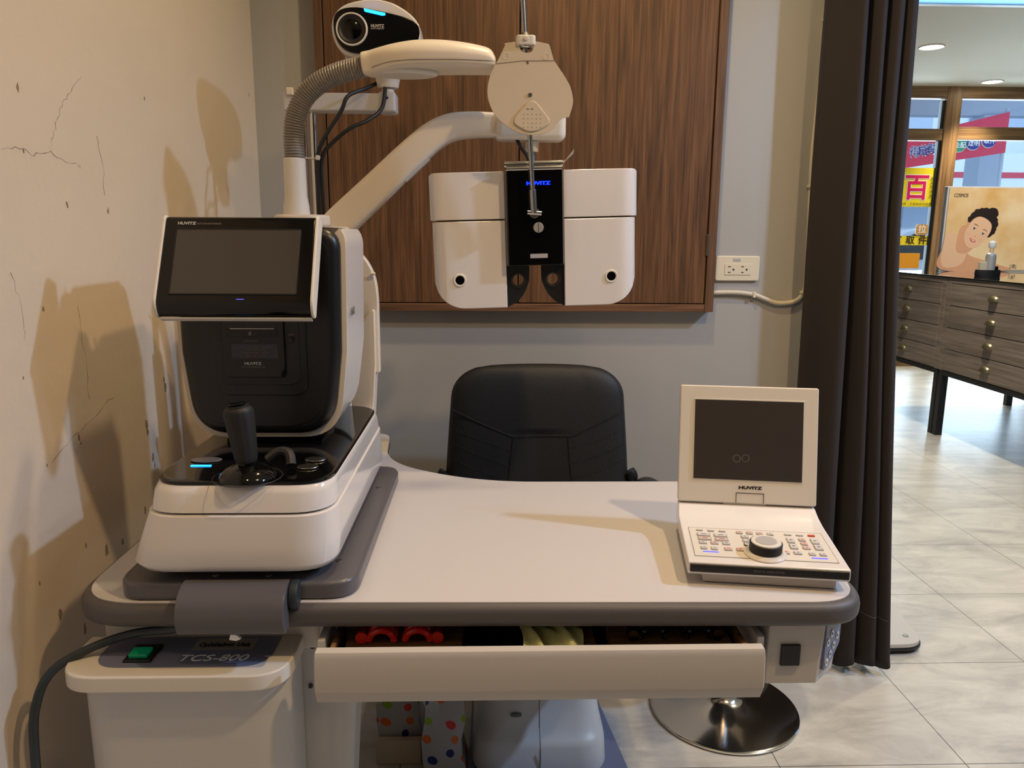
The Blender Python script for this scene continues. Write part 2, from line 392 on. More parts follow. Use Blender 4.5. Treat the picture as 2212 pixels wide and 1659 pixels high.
struct('wall_left', box(0.955, 3.3, 7.3, 7.4, 0, ZC), 'wall_shop', smooth=False).name = 'wall_front'
# cove strip in the shop ceiling
t = thing('cove_light', (3.4, 4.35, ZC-0.012), 'blue-white cove light strip across the shop ceiling', 'ceiling light')
obj('diffuser', box(1.6, 5.4, 4.05, 4.80, ZC-0.012, ZC-0.001), 'covelight', t, smooth=False)
obj('trim', box(1.6, 5.4, 4.80, 4.84, ZC-0.02, ZC-0.001), 'coolwhite', t, smooth=False)
# plaster chips and cracks of the left wall
def blotch(y, z, s, a=1.5, k=9):
    bb = bmesh.new(); ring = []
    for i in range(k):
        an = 2*PI*i/k; rr = s*(0.5+0.7*random.random()); ring.append((y+rr*math.cos(an)*0.7, z+rr*math.sin(an)*a))
    return prism(ring, XW-0.001, XW+0.0006, 'X', bm=None)
b = bmesh.new()
for (y, z, s) in ((1.079, 1.434, .006), (1.171, 1.289, .005), (1.293, 1.282, .005), (1.082, 1.144, .004), (1.456, .961, .009), (1.452, .975, .005), (1.365, .911, .009), (1.366, .895, .006), (1.378, .843, .008), (1.383, .828, .005),
                  (1.138, .946, .004), (1.142, .936, .003), (1.185, .745, .009), (1.126, .778, .004), (1.002, .776, .004), (1.076, 1.355, .003), (1.466, 1.485, .004), (1.019, 1.06, .002), (1.239, .738, .006), (1.041, .708, .008),
                  (2.10, 1.599, .004), (1.25, .70, .007), (1.15, .69, .006), (1.33, .76, .006), (1.10, .655, .007), (1.05, .93, .002)):
    join(b, blotch(y, z, s*0.8))
M['chip'] = mat('bare_mortar', (136, 119, 100), 0.9, bump=0.6, bscale=120)
obj('plaster_chips', b, 'chip', wl, smooth=False, kind='stuff')
b = bmesh.new()
for ln in ([(1.026, 1.353), (1.07, 1.356), (1.10, 1.352), (1.143, 1.359), (1.177, 1.349), (1.21, 1.347), (1.228, 1.343)], [(1.143, 1.359), (1.153, 1.382), (1.17, 1.41), (1.193, 1.435), (1.22, 1.46), (1.256, 1.488)],
           [(1.02, 1.20), (1.035, 1.14), (1.03, 1.10)], [(1.28, 1.40), (1.29, 1.35), (1.285, 1.30)], [(1.17, 1.14), (1.18, 1.06), (1.178, 0.98)], [(1.06, .93), (1.12, .95), (1.19, .965), (1.27, .99)]):
    pts = []
    for i in range(len(ln)-1):
        for k in range(5):
            q = k/5; pts.append((XW, ln[i][0]*(1-q)+ln[i+1][0]*q+random.uniform(-.003, .003), ln[i][1]*(1-q)+ln[i+1][1]*q+random.uniform(-.003, .003)))
    tube(pts, [random.uniform(.0001, .0006) for _ in pts], 5, bm=b)
M['crack'] = mat('crack_shadow', (130, 114, 98), 0.9)
obj('cracks', b, 'crack', wl, smooth=False, kind='stuff')

# ================================================================== SHOP FRONT (window wall at Y = 7.4)
b = box(4.243, 4.385, 7.36, 7.46, 0, 2.62, 0.004)
f = struct('window_1', b, 'pine')
struct('mullion', box(5.40, 5.53, 7.36, 7.46, 0, 2.62, 0.004), 'pine', f)
struct('mullion', box(3.30, 3.42, 7.36, 7.46, 0, 2.62, 0.004), 'pine', f)
struct('top_beam', box(3.30, 5.6, 7.365, 7.455, 2.515, 2.62, 0.004), 'pineX', f)
struct('transom', box(3.42, 4.243, 7.37, 7.45, 2.14, 2.245, 0.004), 'pineX', f)
struct('transom', box(4.385, 5.40, 7.37, 7.45, 2.15, 2.265, 0.004), 'pineX', f)
struct('sill', box(3.42, 5.40, 7.36, 7.46, 0, 0.12, 0.004), 'pineX', f)
struct('sash', box(4.212, 4.243, 7.38, 7.43, 0.1, 2.50, 0.003), 'blacksteel', f)
struct('glass_pane', box(3.42, 4.24, 7.404, 7.412, 0.12, 2.515), 'glass', f, smooth=False)
struct('glass_pane', box(4.385, 5.40, 7.404, 7.412, 0.12, 2.515), 'glass', f, smooth=False)
M['yellow'] = mat('yellow_poster', (250, 226, 40), 0.5); M['magenta'] = mat('magenta_ink', (226, 22, 100), 0.5); M['orange'] = mat('orange_card', (236, 160, 40), 0.5)
M['crimson'] = mat('crimson_banner', (214, 50, 84), 0.55); M['navy'] = mat('navy_ink', (40, 48, 140), 0.5); M['tealink'] = mat('green_ink', (60, 150, 110), 0.5)
M['whiteink'] = mat('white_ink', (250, 250, 250), 0.5); M['brownink'] = mat('brown_ink', (60, 40, 20), 0.5); M['ochre'] = mat('ochre_tag', (214, 160, 84), 0.5)
# posters stuck on the glass
p = thing('window_poster', (4.06, 7.40, 1.535), 'yellow window poster with one large magenta character', 'poster')
obj('sheet', box(3.80, 4.235, 7.392, 7.398, 1.535, 1.893), 'yellow', p, smooth=False)
text('large_character', '百', (4.055, 7.3905, 1.70), 0.25, 'whiteink', p, bold=0.012)
text('large_character', '百', (4.055, 7.3895, 1.70), 0.25, 'magenta', p, bold=0.005)
for i, ch in enumerate('現金抵用券'): text('small_character', ch, (4.195, 7.386, 1.795-0.04*i), 0.028, 'brownink', p)
text('fine_print', '消費使用・不得與其他優惠', (4.03, 7.386, 1.56), 0.022, 'brownink', p, fit=0.36)
p = thing('window_poster', (4.05, 7.40, 1.17), 'narrow yellow strip on the glass reading pickup in dark characters', 'poster')
obj('sheet', box(3.70, 4.212, 7.392, 7.398, 1.175, 1.262), 'yellow', p, smooth=False)
for ch, x in (('速', 3.92), ('取', 4.045), ('件', 4.165)): text('character', ch, (x, 7.386, 1.218), 0.085, 'brownink', p, bold=0.002)
p = thing('window_poster', (3.95, 7.40, 0.95), 'plain orange card low on the glass left of the wooden post', 'poster')
obj('sheet', box(3.70, 4.158, 7.392, 7.398, 0.955, 1.100), 'orange', p, smooth=False)
p = thing('pull_sign', (4.145, 7.39, 1.28), 'small ochre square door tag with a white pull character', 'sign')
obj('plate', prism(rrect(4.09, 4.205, 1.272, 1.372, .03), 7.385, 7.395, 'Y'), 'ochre', p)
text('character', '拉', (4.147, 7.382, 1.322), 0.08, 'whiteink', p, bold=0.001)
# street outside
M['asphalt'] = mat('asphalt', (150, 152, 158), 0.9, bump=0.3, bscale=80); M['facade'] = mat('pale_facade_tiles', (214, 220, 232), 0.7, var=0.1, vscale=2)
M['bluegrey'] = mat('blue_grey_metal', (172, 184, 204), 0.5); M['whitepaint'] = mat('white_band', (236, 240, 246), 0.5); M['redband'] = mat('red_band', (214, 70, 90), 0.5)
struct('street', box(-4, 22, 7.46, 22, -0.1, -0.02), 'asphalt', smooth=False)
t = thing('street_building', (8.5, 15.0, -0.02), 'pale building across the street with a red-striped white canopy', 'building')
obj('facade', box(2, 16, 15, 15.6, -0.02, 6.5), 'facade', t, smooth=False)
obj('canopy', box(3, 15, 14.2, 15.0, 2.15, 2.75), 'whitepaint', t, smooth=False)
obj('stripe', box(3, 15, 14.19, 14.21, 2.32, 2.42), 'redband', t, smooth=False)
for k in range(6): obj('window', box(3.4+1.9*k, 4.6+1.9*k, 14.97, 15.01, 3.2, 4.3), 'bluegrey', t, smooth=False)
for k in range(5): obj('shutter', box(3.6+2.2*k, 5.3+2.2*k, 14.97, 15.01, 0.0, 2.1), 'bluegrey', t, smooth=False)
t = thing('shop_banner', (5.3, 9.0, 1.95), 'long crimson shop banner outside the glass with characters and round badges', 'banner')
def ban(x): return 2.05+(x-4.795)*0.17
obj('cloth', prism([(4.72, 2.02), (5.93, 2.21), (5.93, 2.66), (4.72, 2.36)], 9.0, 9.02, 'Y'), 'crimson', t, smooth=False)
for i, ch in enumerate('得歲驗光'):
    text('character', ch, (4.875+0.105*i, 8.997, 2.20+0.017*i), 0.132, 'whiteink', t, bold=0.0045)
    text('character', ch, (4.875+0.105*i, 8.995, 2.20+0.017*i), 0.132, 'navy', t, bold=0.0008)
for (x, m_, s) in ((5.375, 'tealink', '免配'), (5.535, 'navy', '透明'), (5.715, 'navy', '取件')):
    b = cyl((x, 0, 2.28+(x-5.3)*.15), 0.085, 8.985, 8.998, 'Y'); obj('badge_rim', b, 'whiteink', t)
    obj('badge', cyl((x, 0, 2.28+(x-5.3)*.15), 0.079, 8.975, 8.99, 'Y'), m_, t)
    text('badge_character', s, (x, 8.97, 2.27+(x-5.3)*.15), 0.07, 'whiteink', t, bold=0.001)
for s in (4.74, 5.92): obj('post', cyl((s, 9.04, 0), 0.02, -0.02, 2.7), 'bluegrey', t)
t = thing('arcade_beam', (4.9, 9.6, -0.02), 'blue grey arcade beam and soffit outside the shop glass', 'canopy')
obj('soffit', box(2.5, 8, 7.6, 10.2, 2.95, 3.05), 'whitepaint', t, smooth=False)
obj('beam', box(2.5, 8, 9.7, 9.9, 2.72, 2.95), 'bluegrey', t, smooth=False)
obj('pillar', box(6.05, 6.35, 9.65, 9.95, -0.02, 2.72), 'bluegrey', t, smooth=False)
def car(x, y, col, label):
    c = thing('parked_car', (x, y, -0.02), label, 'car')
    M[col[0]] = mat(*col, 0.25, coat=0.6)
    obj('body', prism(rpoly([(x-1.9, .2, .1), (x+1.9, .2, .1), (x+1.95, .75, .2), (x+1.1, .9, .1), (x+.6, 1.4, .2), (x-1.0, 1.4, .3), (x-1.5, .95, .1), (x-1.95, .8, .2)]), y-.8, y+.8, 'Y', .04), col[0], c)
    obj('side_window', prism(rpoly([(x-1.3, .92, .05), (x+.95, .92, .05), (x+.5, 1.32, .1), (x-.9, 1.32, .1)]), y-.815, y-.79, 'Y'), 'gloss', c)
    for s in (-1.2, 1.2): obj('wheel', cyl((x+s, 0, .3), .31, y-.83, y-.6, 'Y'), 'rubber', c)
car(7.3, 12.4, ('silver_paint', (190, 196, 204)), 'silver car parked across the street beyond the glass')

# ------------------------------------------------------------------ shop ceiling downlights
for i, (x, y, lb) in enumerate(((3.241, 5.90, 'round warm downlight in the shop ceiling nearer the curtain'), (4.494, 7.12, 'round warm downlight above the wooden window beam'))):
    t = thing('ceiling_downlight', (x, y, ZC-0.01), lb, 'ceiling light', 'shop downlights')
    obj('trim', lathe([(.075, -.001), (.085, -.008), (.09, -.001)], (x, y, ZC), ring=True), 'coolwhite', t)
    obj('lens', cyl((x, y, ZC), .072, -.006, -.001), 'lampglow', t)

# ------------------------------------------------------------------ display counters
XF = 2.87
def counter(y0, y1, label, xb=3.97):
    t = thing('display_counter', ((XF+xb)/2, (y0+y1)/2, 0), label, 'counter', 'shop display counters')
    obj('frame_rail', box(XF+.004, xb-.004, y0+.004, y1-.004, .395, .425), 'blacksteel', t)
    for x in (XF+.004, xb-.044):
        for y in (y0+.002, y1-.042): obj('leg', box(x, x+.045, y, y+.04, 0, .395, .002), 'blacksteel', t)
    obj('body', box(XF+.02, xb-.02, y0+.005, y1-.005, .426, 1.0), 'greywood', t)
    for y in (y0, y1-.045): obj('corner_stile', box(XF, XF+.03, y+.001, y+.044, .426, 1.0, .001), 'greywood', t)
    obj('top_rail', box(XF, XF+.03, y0+.046, y1-.046, .972, 1.0, .001), 'greywood', t)
    z = .430
    for k in range(4):
        d = obj('drawer', box(XF-.001, XF+.02, y0+.049, y1-.049, z, z+.131, .0015), 'greywood', t)
        yc, zc = (y0+y1)/2, z+.072
        rings = []
        for i in range(9):
            a = PI*i/8; yy = -.037*math.cos(a); rr = .034*math.sin(a)**.6+.001
            rings.append([(XF-.001-.024*math.sin(PI/2*j/10)*math.sin(a)**.5, yc+yy, zc-.014+rr*math.cos(PI/2*j/10)) for j in range(11)])
        hb = loft(rings, cap=False, closed=False)
        bmesh.ops.solidify(hb, geom=hb.faces[:], thickness=.0015)
        prism([(yc-.042, zc-.014), (yc+.042, zc-.014)]+[(yc+.042*math.cos(PI*i/12), zc-.014+.036*math.sin(PI*i/12)) for i in range(1, 12)], XF-.003, XF-.0011, 'X', bm=hb)
        obj('handle', hb, 'brass', d)
        z += .1355
    return t
counter(3.83, 4.755, 'grey oak four-drawer display counter nearer the camera by the right edge')
counter(4.76, 5.62, 'grey oak four-drawer display counter half hidden behind the curtain')
M['glasstop'] = mat('dark_glass_top', (26, 30, 28), 0.03, coat=1.0)
top('glass_countertop', box(XF-.005, 3.975, 3.825, 5.63, 1.0005, 1.012, .002), 'glasstop', 'dark reflective glass top lying across both drawer counters', 'countertop', (3.42, 4.72, 1.0005))
# bottle on its tray
t = thing('tray', (3.145, 4.80, 1.0125), 'small black fabric tray on the glass counter under a silver bottle', 'tray')
obj('shell', loft([[(3.145+sx*(.075)*math.cos(a), 4.80+.05*math.sin(a), z) for a in [2*PI*k/28 for k in range(28)]] for sx, z in ((1, 1.0125), (1.05, 1.03), (1.0, 1.052), (.92, 1.052), (.93, 1.02))]), 'rubber', t)
obj('contents', box(3.09, 3.13, 4.79, 4.82, 1.022, 1.10, .002), 'outlet', t)
obj('dark_jar', cyl((3.19, 4.80, 0), .018, 1.022, 1.075, bevel=.004), 'gloss', t)
M['silver'] = mat('satin_silver', (206, 206, 206), 0.35, metal=0.4)
t = thing('pump_bottle', (3.155, 4.80, 1.0525), 'silver bottle with clear domed pump cap standing in the black tray', 'bottle')
obj('bottle_body', lathe([(.0, 1.0225), (.028, 1.0225), (.03, 1.028), (.03, 1.135), (.026, 1.15), (.014, 1.158), (0, 1.158)], (3.155, 4.80, 0)), 'silver', t)
obj('pump_neck', cyl((3.155, 4.80, 0), .011, 1.158, 1.185, bevel=.002), 'clear', t)
obj('pump_cap', lathe([(0, 1.185), (.016, 1.185), (.022, 1.20), (.02, 1.22), (.012, 1.23), (0, 1.232)], (3.155, 4.80, 0)), 'whiteink', t)
ORG_ = None
# advertising board with the portrait
t = thing('advertising_board', (3.75, 5.45, 1.0125), 'peach advertising board with a smiling dark-haired woman, standing on the glass counter', 'poster')
obj('frame', box(3.215, 4.40, 5.452, 5.49, 1.0125, 1.602, .003), 'coolwhite', t)
obj('print_sheet', box(3.228, 4.388, 5.447, 5.4515, 1.024, 1.592), 'peach', t, smooth=False)
def flat(name, pts, m_, k, r=None, parent=None):
    o_ = prism([(3.228+u, 1.024+v) for u, v in pts], 5.447-.0004*k-.0003, 5.447-.0004*k, 'Y')
    return obj(name, o_, m_, parent or t, smooth=False)
def smoothpts(pts, n=6):
    P = [(p[0], p[1], 0) for p in pts]; P = [P[-1]]+P+[P[0], P[1]]
    s = spline(P, n)[n:-n]
    return [(q.x, q.y) for q in s][:-1]
M['skin'] = mat('printed_skin', (240, 196, 160), 0.4); M['skin2'] = mat('printed_skin_tone', (224, 168, 130), 0.4); M['hairp'] = mat('printed_dark_hair', (40, 30, 28), 0.4)
M['blush'] = mat('printed_blush', (239, 189, 155), 0.4); M['lips'] = mat('printed_lips', (214, 84, 86), 0.4); M['eyew'] = mat('printed_eye_white', (240, 232, 224), 0.4)
flat('printed_arm', smoothpts([(0.0, .0), (0.0, .16), (.05, .20), (.11, .17), (.20, .10), (.33, .06), (.50, .0)]), 'skin2', 1)
flat('printed_shoulder', smoothpts([(.0, .03), (.0, .22), (.04, .26), (.11, .24), (.17, .16), (.14, .04)]), 'skin', 2)
def face(pts, c=(.232, .262)):
    ex, up = (.875, -.484), (.484, .875)
    return [(c[0]+a_*ex[0]+b_*up[0], c[1]+a_*ex[1]+b_*up[1]) for a_, b_ in pts]
def oval(x, y, rx, ry, n=18): return [(x+rx*math.cos(2*PI*k/n), y+ry*math.sin(2*PI*k/n)) for k in range(n)]
hair = []
for k in range(48):
    an = 2*PI*k/48; rr_ = 1+.035*math.sin(k*2.3)+.02*math.sin(k*5.1)
    hair.append((-.004+.112*rr_*math.cos(an), .068+.108*rr_*math.sin(an)))
flat('printed_hair', face(hair), 'hairp', 3)
flat('printed_bun', face(smoothpts([(-.03, .15), (-.01, .19), (.03, .20), (.06, .17), (.04, .14)])), 'hairp', 4)
flat('printed_neck', smoothpts([(.09, .20), (.11, .30), (.16, .30), (.22, .18), (.17, .12), (.10, .13)]), 'skin2', 4)
flat('printed_face', face(smoothpts([(0, -.118), (.030, -.108), (.058, -.078), (.076, -.030), (.080, .020), (.074, .065), (.050, .098), (.0, .108), (-.050, .098), (-.078, .065), (-.086, .020), (-.080, -.035), (-.060, -.080), (-.030, -.108)])), 'skin', 5)
flat('printed_ear', face(smoothpts([(-.092, .030), (-.104, .020), (-.102, -.012), (-.090, -.034), (-.082, -.02), (-.084, .02)])), 'skin2', 6)
flat('printed_cheek', face(oval(-.052, -.035, .018, .013)), 'blush', 6); flat('printed_cheek', face(oval(.050, -.035, .016, .013)), 'blush', 6)
for sx_ in (-1, 1):
    x = .038*sx_
    flat('printed_eyebrow', face([(x-.022, .034), (x-.010, .0415), (x+.008, .0430), (x+.022, .036), (x+.008, .0395), (x-.010, .0375)]), 'hairp', 7)
    flat('printed_eye', face(smoothpts([(x-.017, .010), (x-.006, .0165), (x+.008, .0165), (x+.017, .010), (x+.006, .005), (x-.007, .005)])), 'eyew', 7)
    flat('printed_iris', face(oval(x, .0108, .0062, .0062)), 'hairp', 8)
    flat('printed_lash', face([(x-.019, .010), (x-.007, .0175), (x+.008, .0178), (x+.020, .0105), (x+.008, .0150), (x-.007, .0148)]), 'hairp', 9)
flat('printed_nose', face(smoothpts([(-.009, -.030), (0, -.036), (.009, -.030), (.004, -.026), (-.004, -.026)])), 'skin2', 7)
flat('printed_mouth', face(smoothpts([(-.026, -.058), (-.010, -.054), (0, -.056), (.010, -.054), (.026, -.058), (.012, -.071), (-.012, -.071)])), 'lips', 7)
flat('printed_teeth', face(smoothpts([(-.019, -.0595), (0, -.0600), (.019, -.0595), (.008, -.0645), (-.008, -.0645)])), 'whiteink', 8)
text('lettering', 'COSMOS', (3.228+.085, 5.445, 1.024+.515), .036, 'darkprint', t, fit=.10)
flat('bar', [(.575, .42), (.66, .42), (.66, .428), (.575, .428)], 'darkprint', 1); flat('bar', [(.565, .345), (.68, .345), (.68, .352), (.565, .352)], 'darkprint', 1)
text('lettering', '光', (3.228+.63, 5.445, 1.024+.46), .09, 'darkprint', t); text('lettering', '日', (3.228+.63, 5.445, 1.024+.385), .06, 'darkprint', t)
text('lettering', '[濕]', (3.228+.52, 5.445, 1.024+.025), .03, 'greyprint', t)

# ================================================================== WALL CABINET (wood), outlet, cable on the back wall
t = thing('wall_cabinet', (0.087, 2.13, 1.043), 'brown oak panelled cabinet hung on the grey back wall', 'cabinet')
obj('frame', box(-.445, -.424, 2.108, 2.1495, 1.043, 2.35, .0015), 'frontwood', t)
obj('frame', box(.597, .621, 2.108, 2.1495, 1.043, 2.35, .0015), 'frontwood', t)
M['frontwoodX'] = wood('oak_rail_wood', (72, 48, 30), (112, 78, 52), (134, 98, 68), 'X', 1.2)
obj('frame', box(-.4235, .5965, 2.108, 2.1495, 1.043, 1.064, .0015), 'frontwoodX', t)
obj('frame', box(-.4235, .5965, 2.108, 2.1495, 2.33, 2.35, .0015), 'frontwoodX', t)
obj('back_board', box(-.4235, .5965, 2.135, 2.149, 1.0645, 2.3295), 'seam', t, smooth=False)
for (x0, x1, hx) in ((-.4215, .0795, -.42), (.0825, .5945, .596)):
    d = obj('door', box(x0, x1, 2.112, 2.134, 1.0665, 2.327, .001), 'cabwood', t)
    for hz in ((1.225,), (1.225,))[0]: obj('hinge', box(hx-.003, hx+.003, 2.1075, 2.1115, hz-.028, hz+.028, .0005), 'steel', d)

t = thing('wall_outlet', (.692, 2.149, 1.127), 'cream double wall outlet right of the oak cabinet', 'outlet')
obj('plate', prism(rrect(.631, .755, 1.127, 1.196, .008), 2.141, 2.1495, 'Y', .003), 'outlet', t)
obj('socket_insert', prism(rrect(.657, .730, 1.144, 1.174, .001), 2.1395, 2.142, 'Y', .0005), 'outlet', t)
b = bmesh.new()
for cx in (.675, .712):
    box(cx-.009, cx-.002, 2.1388, 2.1397, 1.1655, 1.1675, bm=b); box(cx-.009, cx-.002, 2.1388, 2.1397, 1.150, 1.152, bm=b); cyl((cx+.006, 0, 1.1585), .0025, 2.1388, 2.1397, 'Y', bm=b)
obj('socket_slots', b, 'seam', t)
obj('sticker', box(.679, .700, 2.1402, 2.1412, 1.181, 1.189), 'key', t, smooth=False)
pth = spline([(.895, 2.144, 2.61), (.898, 2.144, 2.2), (.897, 2.144, 1.858), (.890, 2.143, 1.81), (.884, 2.142, 1.628), (.879, 2.142, 1.473), (.881, 2.142, 1.384), (.887, 2.142, 1.226), (.888, 2.142, 1.12), (.880, 2.142, 1.088), (.858, 2.142, 1.070), (.812, 2.142, 1.066), (.775, 2.142, 1.078), (.743, 2.142, 1.089), (.692, 2.142, 1.095), (.6215, 2.143, 1.094)], 6)
t = thing('wall_cable', (.88, 2.145, 1.1), 'cream cable clipped to the wall beside the curtain, running to the oak cabinet', 'cable')
obj('sheath', tube(pth, .0063, 12), 'wallcable', t)
for (x, z, a) in ((.888, 1.81, 0), (.881, 1.384, 0), (.883, 1.093, .5), (.743, 1.089, PI/2)):
    mt = Matrix.Translation((x, 2.142, z)) @ Matrix.Rotation(a, 4, 'Y')
    b = box(-.0085, .0085, -.0085, .0075, -.004, .004, .002); box(.008, .015, .001, .0075, -.0045, .0045, .001, bm=b); b.transform(mt)
    o_ = obj('clip', b, 'outlet', t)
    b = cyl((.0115, 0, 0), .0022, -.001, .001, 'Y'); b.transform(mt); obj('nail', b, 'dgrey', o_)

# ================================================================== CURTAIN
def cur(u, z):
    k = min(max(z/1.83, 0), 1.45)
    xl = .868-.013*k; xr = 1.150-.075*min(1, k*1.4)-.02*k
    x = xl+(xr-xl)*u
    ph = .15+3.6*u**1.9
    amp = .044*(1-.25*min(k, 1))
    y = 2.045+amp*math.sin(2*PI*ph+.9)+.006*math.sin(2*PI*ph*2.1+z*1.1)-.02*u*(1-min(k, 1))
    x += .014*math.cos(2*PI*ph+.9)*(.2+.8*u)
    x += .004*math.sin(z*3+u*9)
    return x, y
NU, NZ = 150, 60
b = bmesh.new(); grid = []
for j in range(NZ+1):
    zz = .018+(2.56-.018)*j/NZ; row = []
    for i in range(NU+1):
        u = i/NU; x, y = cur(u, zz)
        lift = (.02*math.sin(u*17)**2 if j == 0 else 0)
        row.append(b.verts.new((x, y, zz+lift)))
    grid.append(row)
for j in range(NZ):
    for i in range(NU): b.faces.new((grid[j][i], grid[j][i+1], grid[j+1][i+1], grid[j+1][i]))
t = thing('curtain', (1.0, 2.05, 0.0), 'dark charcoal floor-length curtain hanging at the end of the back wall', 'curtain')
o_ = obj('drape', b, 'curtain', t, wn=False, sharp=180)
k_ = o_.modifiers.new('thickness', 'SOLIDIFY'); k_.thickness = .002; k_.offset = 0
M['stitch'] = mat('grey_hem_stitching', (112, 106, 104), .8)
b = bmesh.new()
for u in (.905, .955): tube([Vector((*cur(u, .03+2.4*i/60), .03+2.4*i/60))+Vector((.001, -.0018, 0)) for i in range(61)], .0007, 5, bm=b)
tube([Vector((*cur(.62+.36*i/40, .20), .20-.02*(i/40)))+Vector((0, -.0022, 0)) for i in range(41)], .0006, 5, bm=b)
obj('stitching', b, 'stitch', t)
top('curtain_rail', box(.80, 1.45, 2.03, 2.06, 2.565, 2.62, .004), 'coolwhite', 'white ceiling track carrying the charcoal curtain', 'curtain rail', (1.1, 2.045, 2.565))

# stand with a flat foot behind the curtain
t = thing('display_stand', (1.15, 2.32, 0), 'flat grey triangular foot of a stand behind the curtain', 'stand')
pl = rpoly([(1.335, 2.108, .07), (1.00, 2.10, .02), (1.00, 2.60, .03), (1.385, 2.60, .03)], 8)
obj('base_plate', prism(pl, .022, .036, 'Z', .002), 'cab', t)
obj('rim', prism(rpoly([(1.338, 2.105, .07), (.998, 2.098, .02), (.998, 2.602, .03), (1.388, 2.602, .03)], 8), .014, .0215, 'Z'), 'black', t)
for (x, y) in ((1.30, 2.15), (1.03, 2.14), (1.34, 2.56)): obj('rubber_foot', cyl((x, y, 0), .022, 0, .0138, bevel=.003), 'rubber', t)
obj('screw', cyl((1.295, 2.155, 0), .009, .036, .0385, bevel=.001), 'steel', t)
obj('pole', cyl((1.07, 2.36, 0), .018, .036, 1.25), 'coolwhite', t)
# ================================================================== OPHTHALMIC DESK
DZ = .78
desk = thing('ophthalmic_desk', (0, 1.25, 0), 'white-topped ophthalmic desk with dark grey edge, open drawer and side cabinet', 'desk')
def desk_outline(o=0.0):
    return rpoly([(-.545-o, .934-o, .085), (.503+o, .918-o, .075), (.503+o, 1.428+o, .05), (-.02, 1.430+o, .16), (-.215, 1.56+o, .10), (-.235, 1.80+o, .04), (-.545-o, 1.80+o, .04)], 12)
obj('edge_band', prism(desk_outline(.006), .7460, .7785, 'Z', .012, 4), 'edge', desk)
obj('desktop', prism(desk_outline(-.004), .7465, .7800, 'Z', .0008, 2), 'laminate', desk)
# left service cabinet with the TCS cap
cap = obj('cabinet_cap', prism(rpoly([(-.548, .892, .075), (-.257, .892, .100), (-.257, .995, .004), (-.548, .995, .004)], 14), .678, .7005, 'Z', .005, 4), 'satin_white', desk)
obj('label_panel', prism(rpoly([(-.512, .914, .045), (-.286, .914, .075), (-.286, .990, .002), (-.512, .990, .002)], 10), .7006, .7012, 'Z'), 'label', cap, smooth=False)
obj('label_strip', box(-.397, -.316, .955, .984, .7012, .7015), 'labeldark', cap, smooth=False)
text('lettering', 'Ophthalmic Unit', (-.357, .967, .7017), .0135, 'seam', cap, 'top', fit=.068, shear=.15, bold=.00025)
text('lettering', 'TCS-800', (-.362, .934, .7014), .021, 'whiteink', cap, 'top', fit=.088, shear=.25)
obj('power_switch', box(-.474, -.438, .924, .966, .7012, .7045, .001), 'black', cap)
b = box(-.469, -.445, .930, .950, .7045, .7095, .001)
obj('switch_rocker', b, 'green', cap)
obj('side_cabinet', prism(rpoly([(-.532, .912, .055), (-.2625, .912, .070), (-.2625, 1.0, .004), (-.532, 1.0, .004)], 12), .04, .6775, 'Z', .002, 2), 'coolwhite', desk)
obj('cabinet_shelf', prism(rpoly([(-.530, .996, .004), (-.235, .996, .01), (-.235, 1.10, .004), (-.530, 1.10, .004)]), .678, .722, 'Z', .003), 'satin_white', desk)
pb_ = prism(rpoly([(-.3000, 1.001, .002), (-.180, 1.001, .020), (-.180, 1.072, .006), (-.3000, 1.072, .002)], 8), .0, .7455, 'Z', .002)
for v in pb_.verts:
    if v.co.x > -.215 and v.co.z < .3: v.co.x -= .050
obj('pedestal', pb_, 'coolwhite', desk)
for (x, y, z) in ((-.2465, 1.0, .681), (-.2520, 1.0, .618)): obj('screw', cyl((x, 0, z), (.0050 if z > .65 else .0032), y-.003, y+.001, 'Y', bevel=.001), 'dgrey', desk)
obj('underframe', box(-.18, .37, 1.22, 1.40, .64, .7455, .004), 'coolwhite', desk)
obj('drawer_housing', box(-.222, .366, .962, 1.22, .7300, .7455, .001), 'dgrey', desk)
for (x0, x1) in ((-.222, -.2125), (.3565, .366)): obj('drawer_slide', box(x0, x1, .925, 1.22, .674, .7295, .001), 'coolwhite', desk)
obj('support_beam', box(.30, .37, 1.225, 1.30, 0.0, .64, .006), 'coolwhite', desk) if False else None
# drawer
pr = [(.885, .680), (.8875, .7235), (.8915, .7315), (.903, .7325), (.9075, .729), (.9075, .661), (.8945, .661)]
dr = bmesh.new()
rings = []
for x in (-.219, -.2175, .3535, .355):
    s = .0015 if x in (-.219, .355) else 0
    rings.append([(x, y+(s if y < .9 else -s), z+(s if z < .7 else -s)) for y, z in pr])
drawer = obj('drawer', loft(rings, bm=dr), 'cab', desk)
db = box(-.205, .342, .908, 1.18, .669, .673)
box(-.205, -.199, .908, 1.18, .6732, .722, bm=db); box(.336, .342, .908, 1.18, .6732, .722, bm=db); box(-.1985, .3355, 1.174, 1.18, .6732, .722, bm=db)
obj('drawer_tray', db, 'pinewood', drawer)
obj('drawer_liner', box(-.1985, .3355, .9085, 1.1735, .6735, .6765), 'seam', drawer, smooth=False)
for (x0, x1) in ((-.19, -.035), (.12, .145), (.165, .33)):
    obj('wood_insert', box(x0, x1, .912, 1.10, .677, .7115, .001), 'pinewood', drawer)
# right control box
b = prism(rpoly([(.374, .932, .003), (.4490, .932, .002), (.4890, .968, .003), (.4890, 1.16, .004), (.374, 1.16, .004)], 5), .655, .7458, 'Z', .0015)
for v in b.verts:
    if v.co.z < .67:
        v.co.x -= (v.co.x-.374)*.06; v.co.y += .002
cb_ = obj('control_box', b, 'cab', desk)
obj('socket_cover', box(.392, .418, .929, .9335, .684, .714, .0008), 'black', cb_)
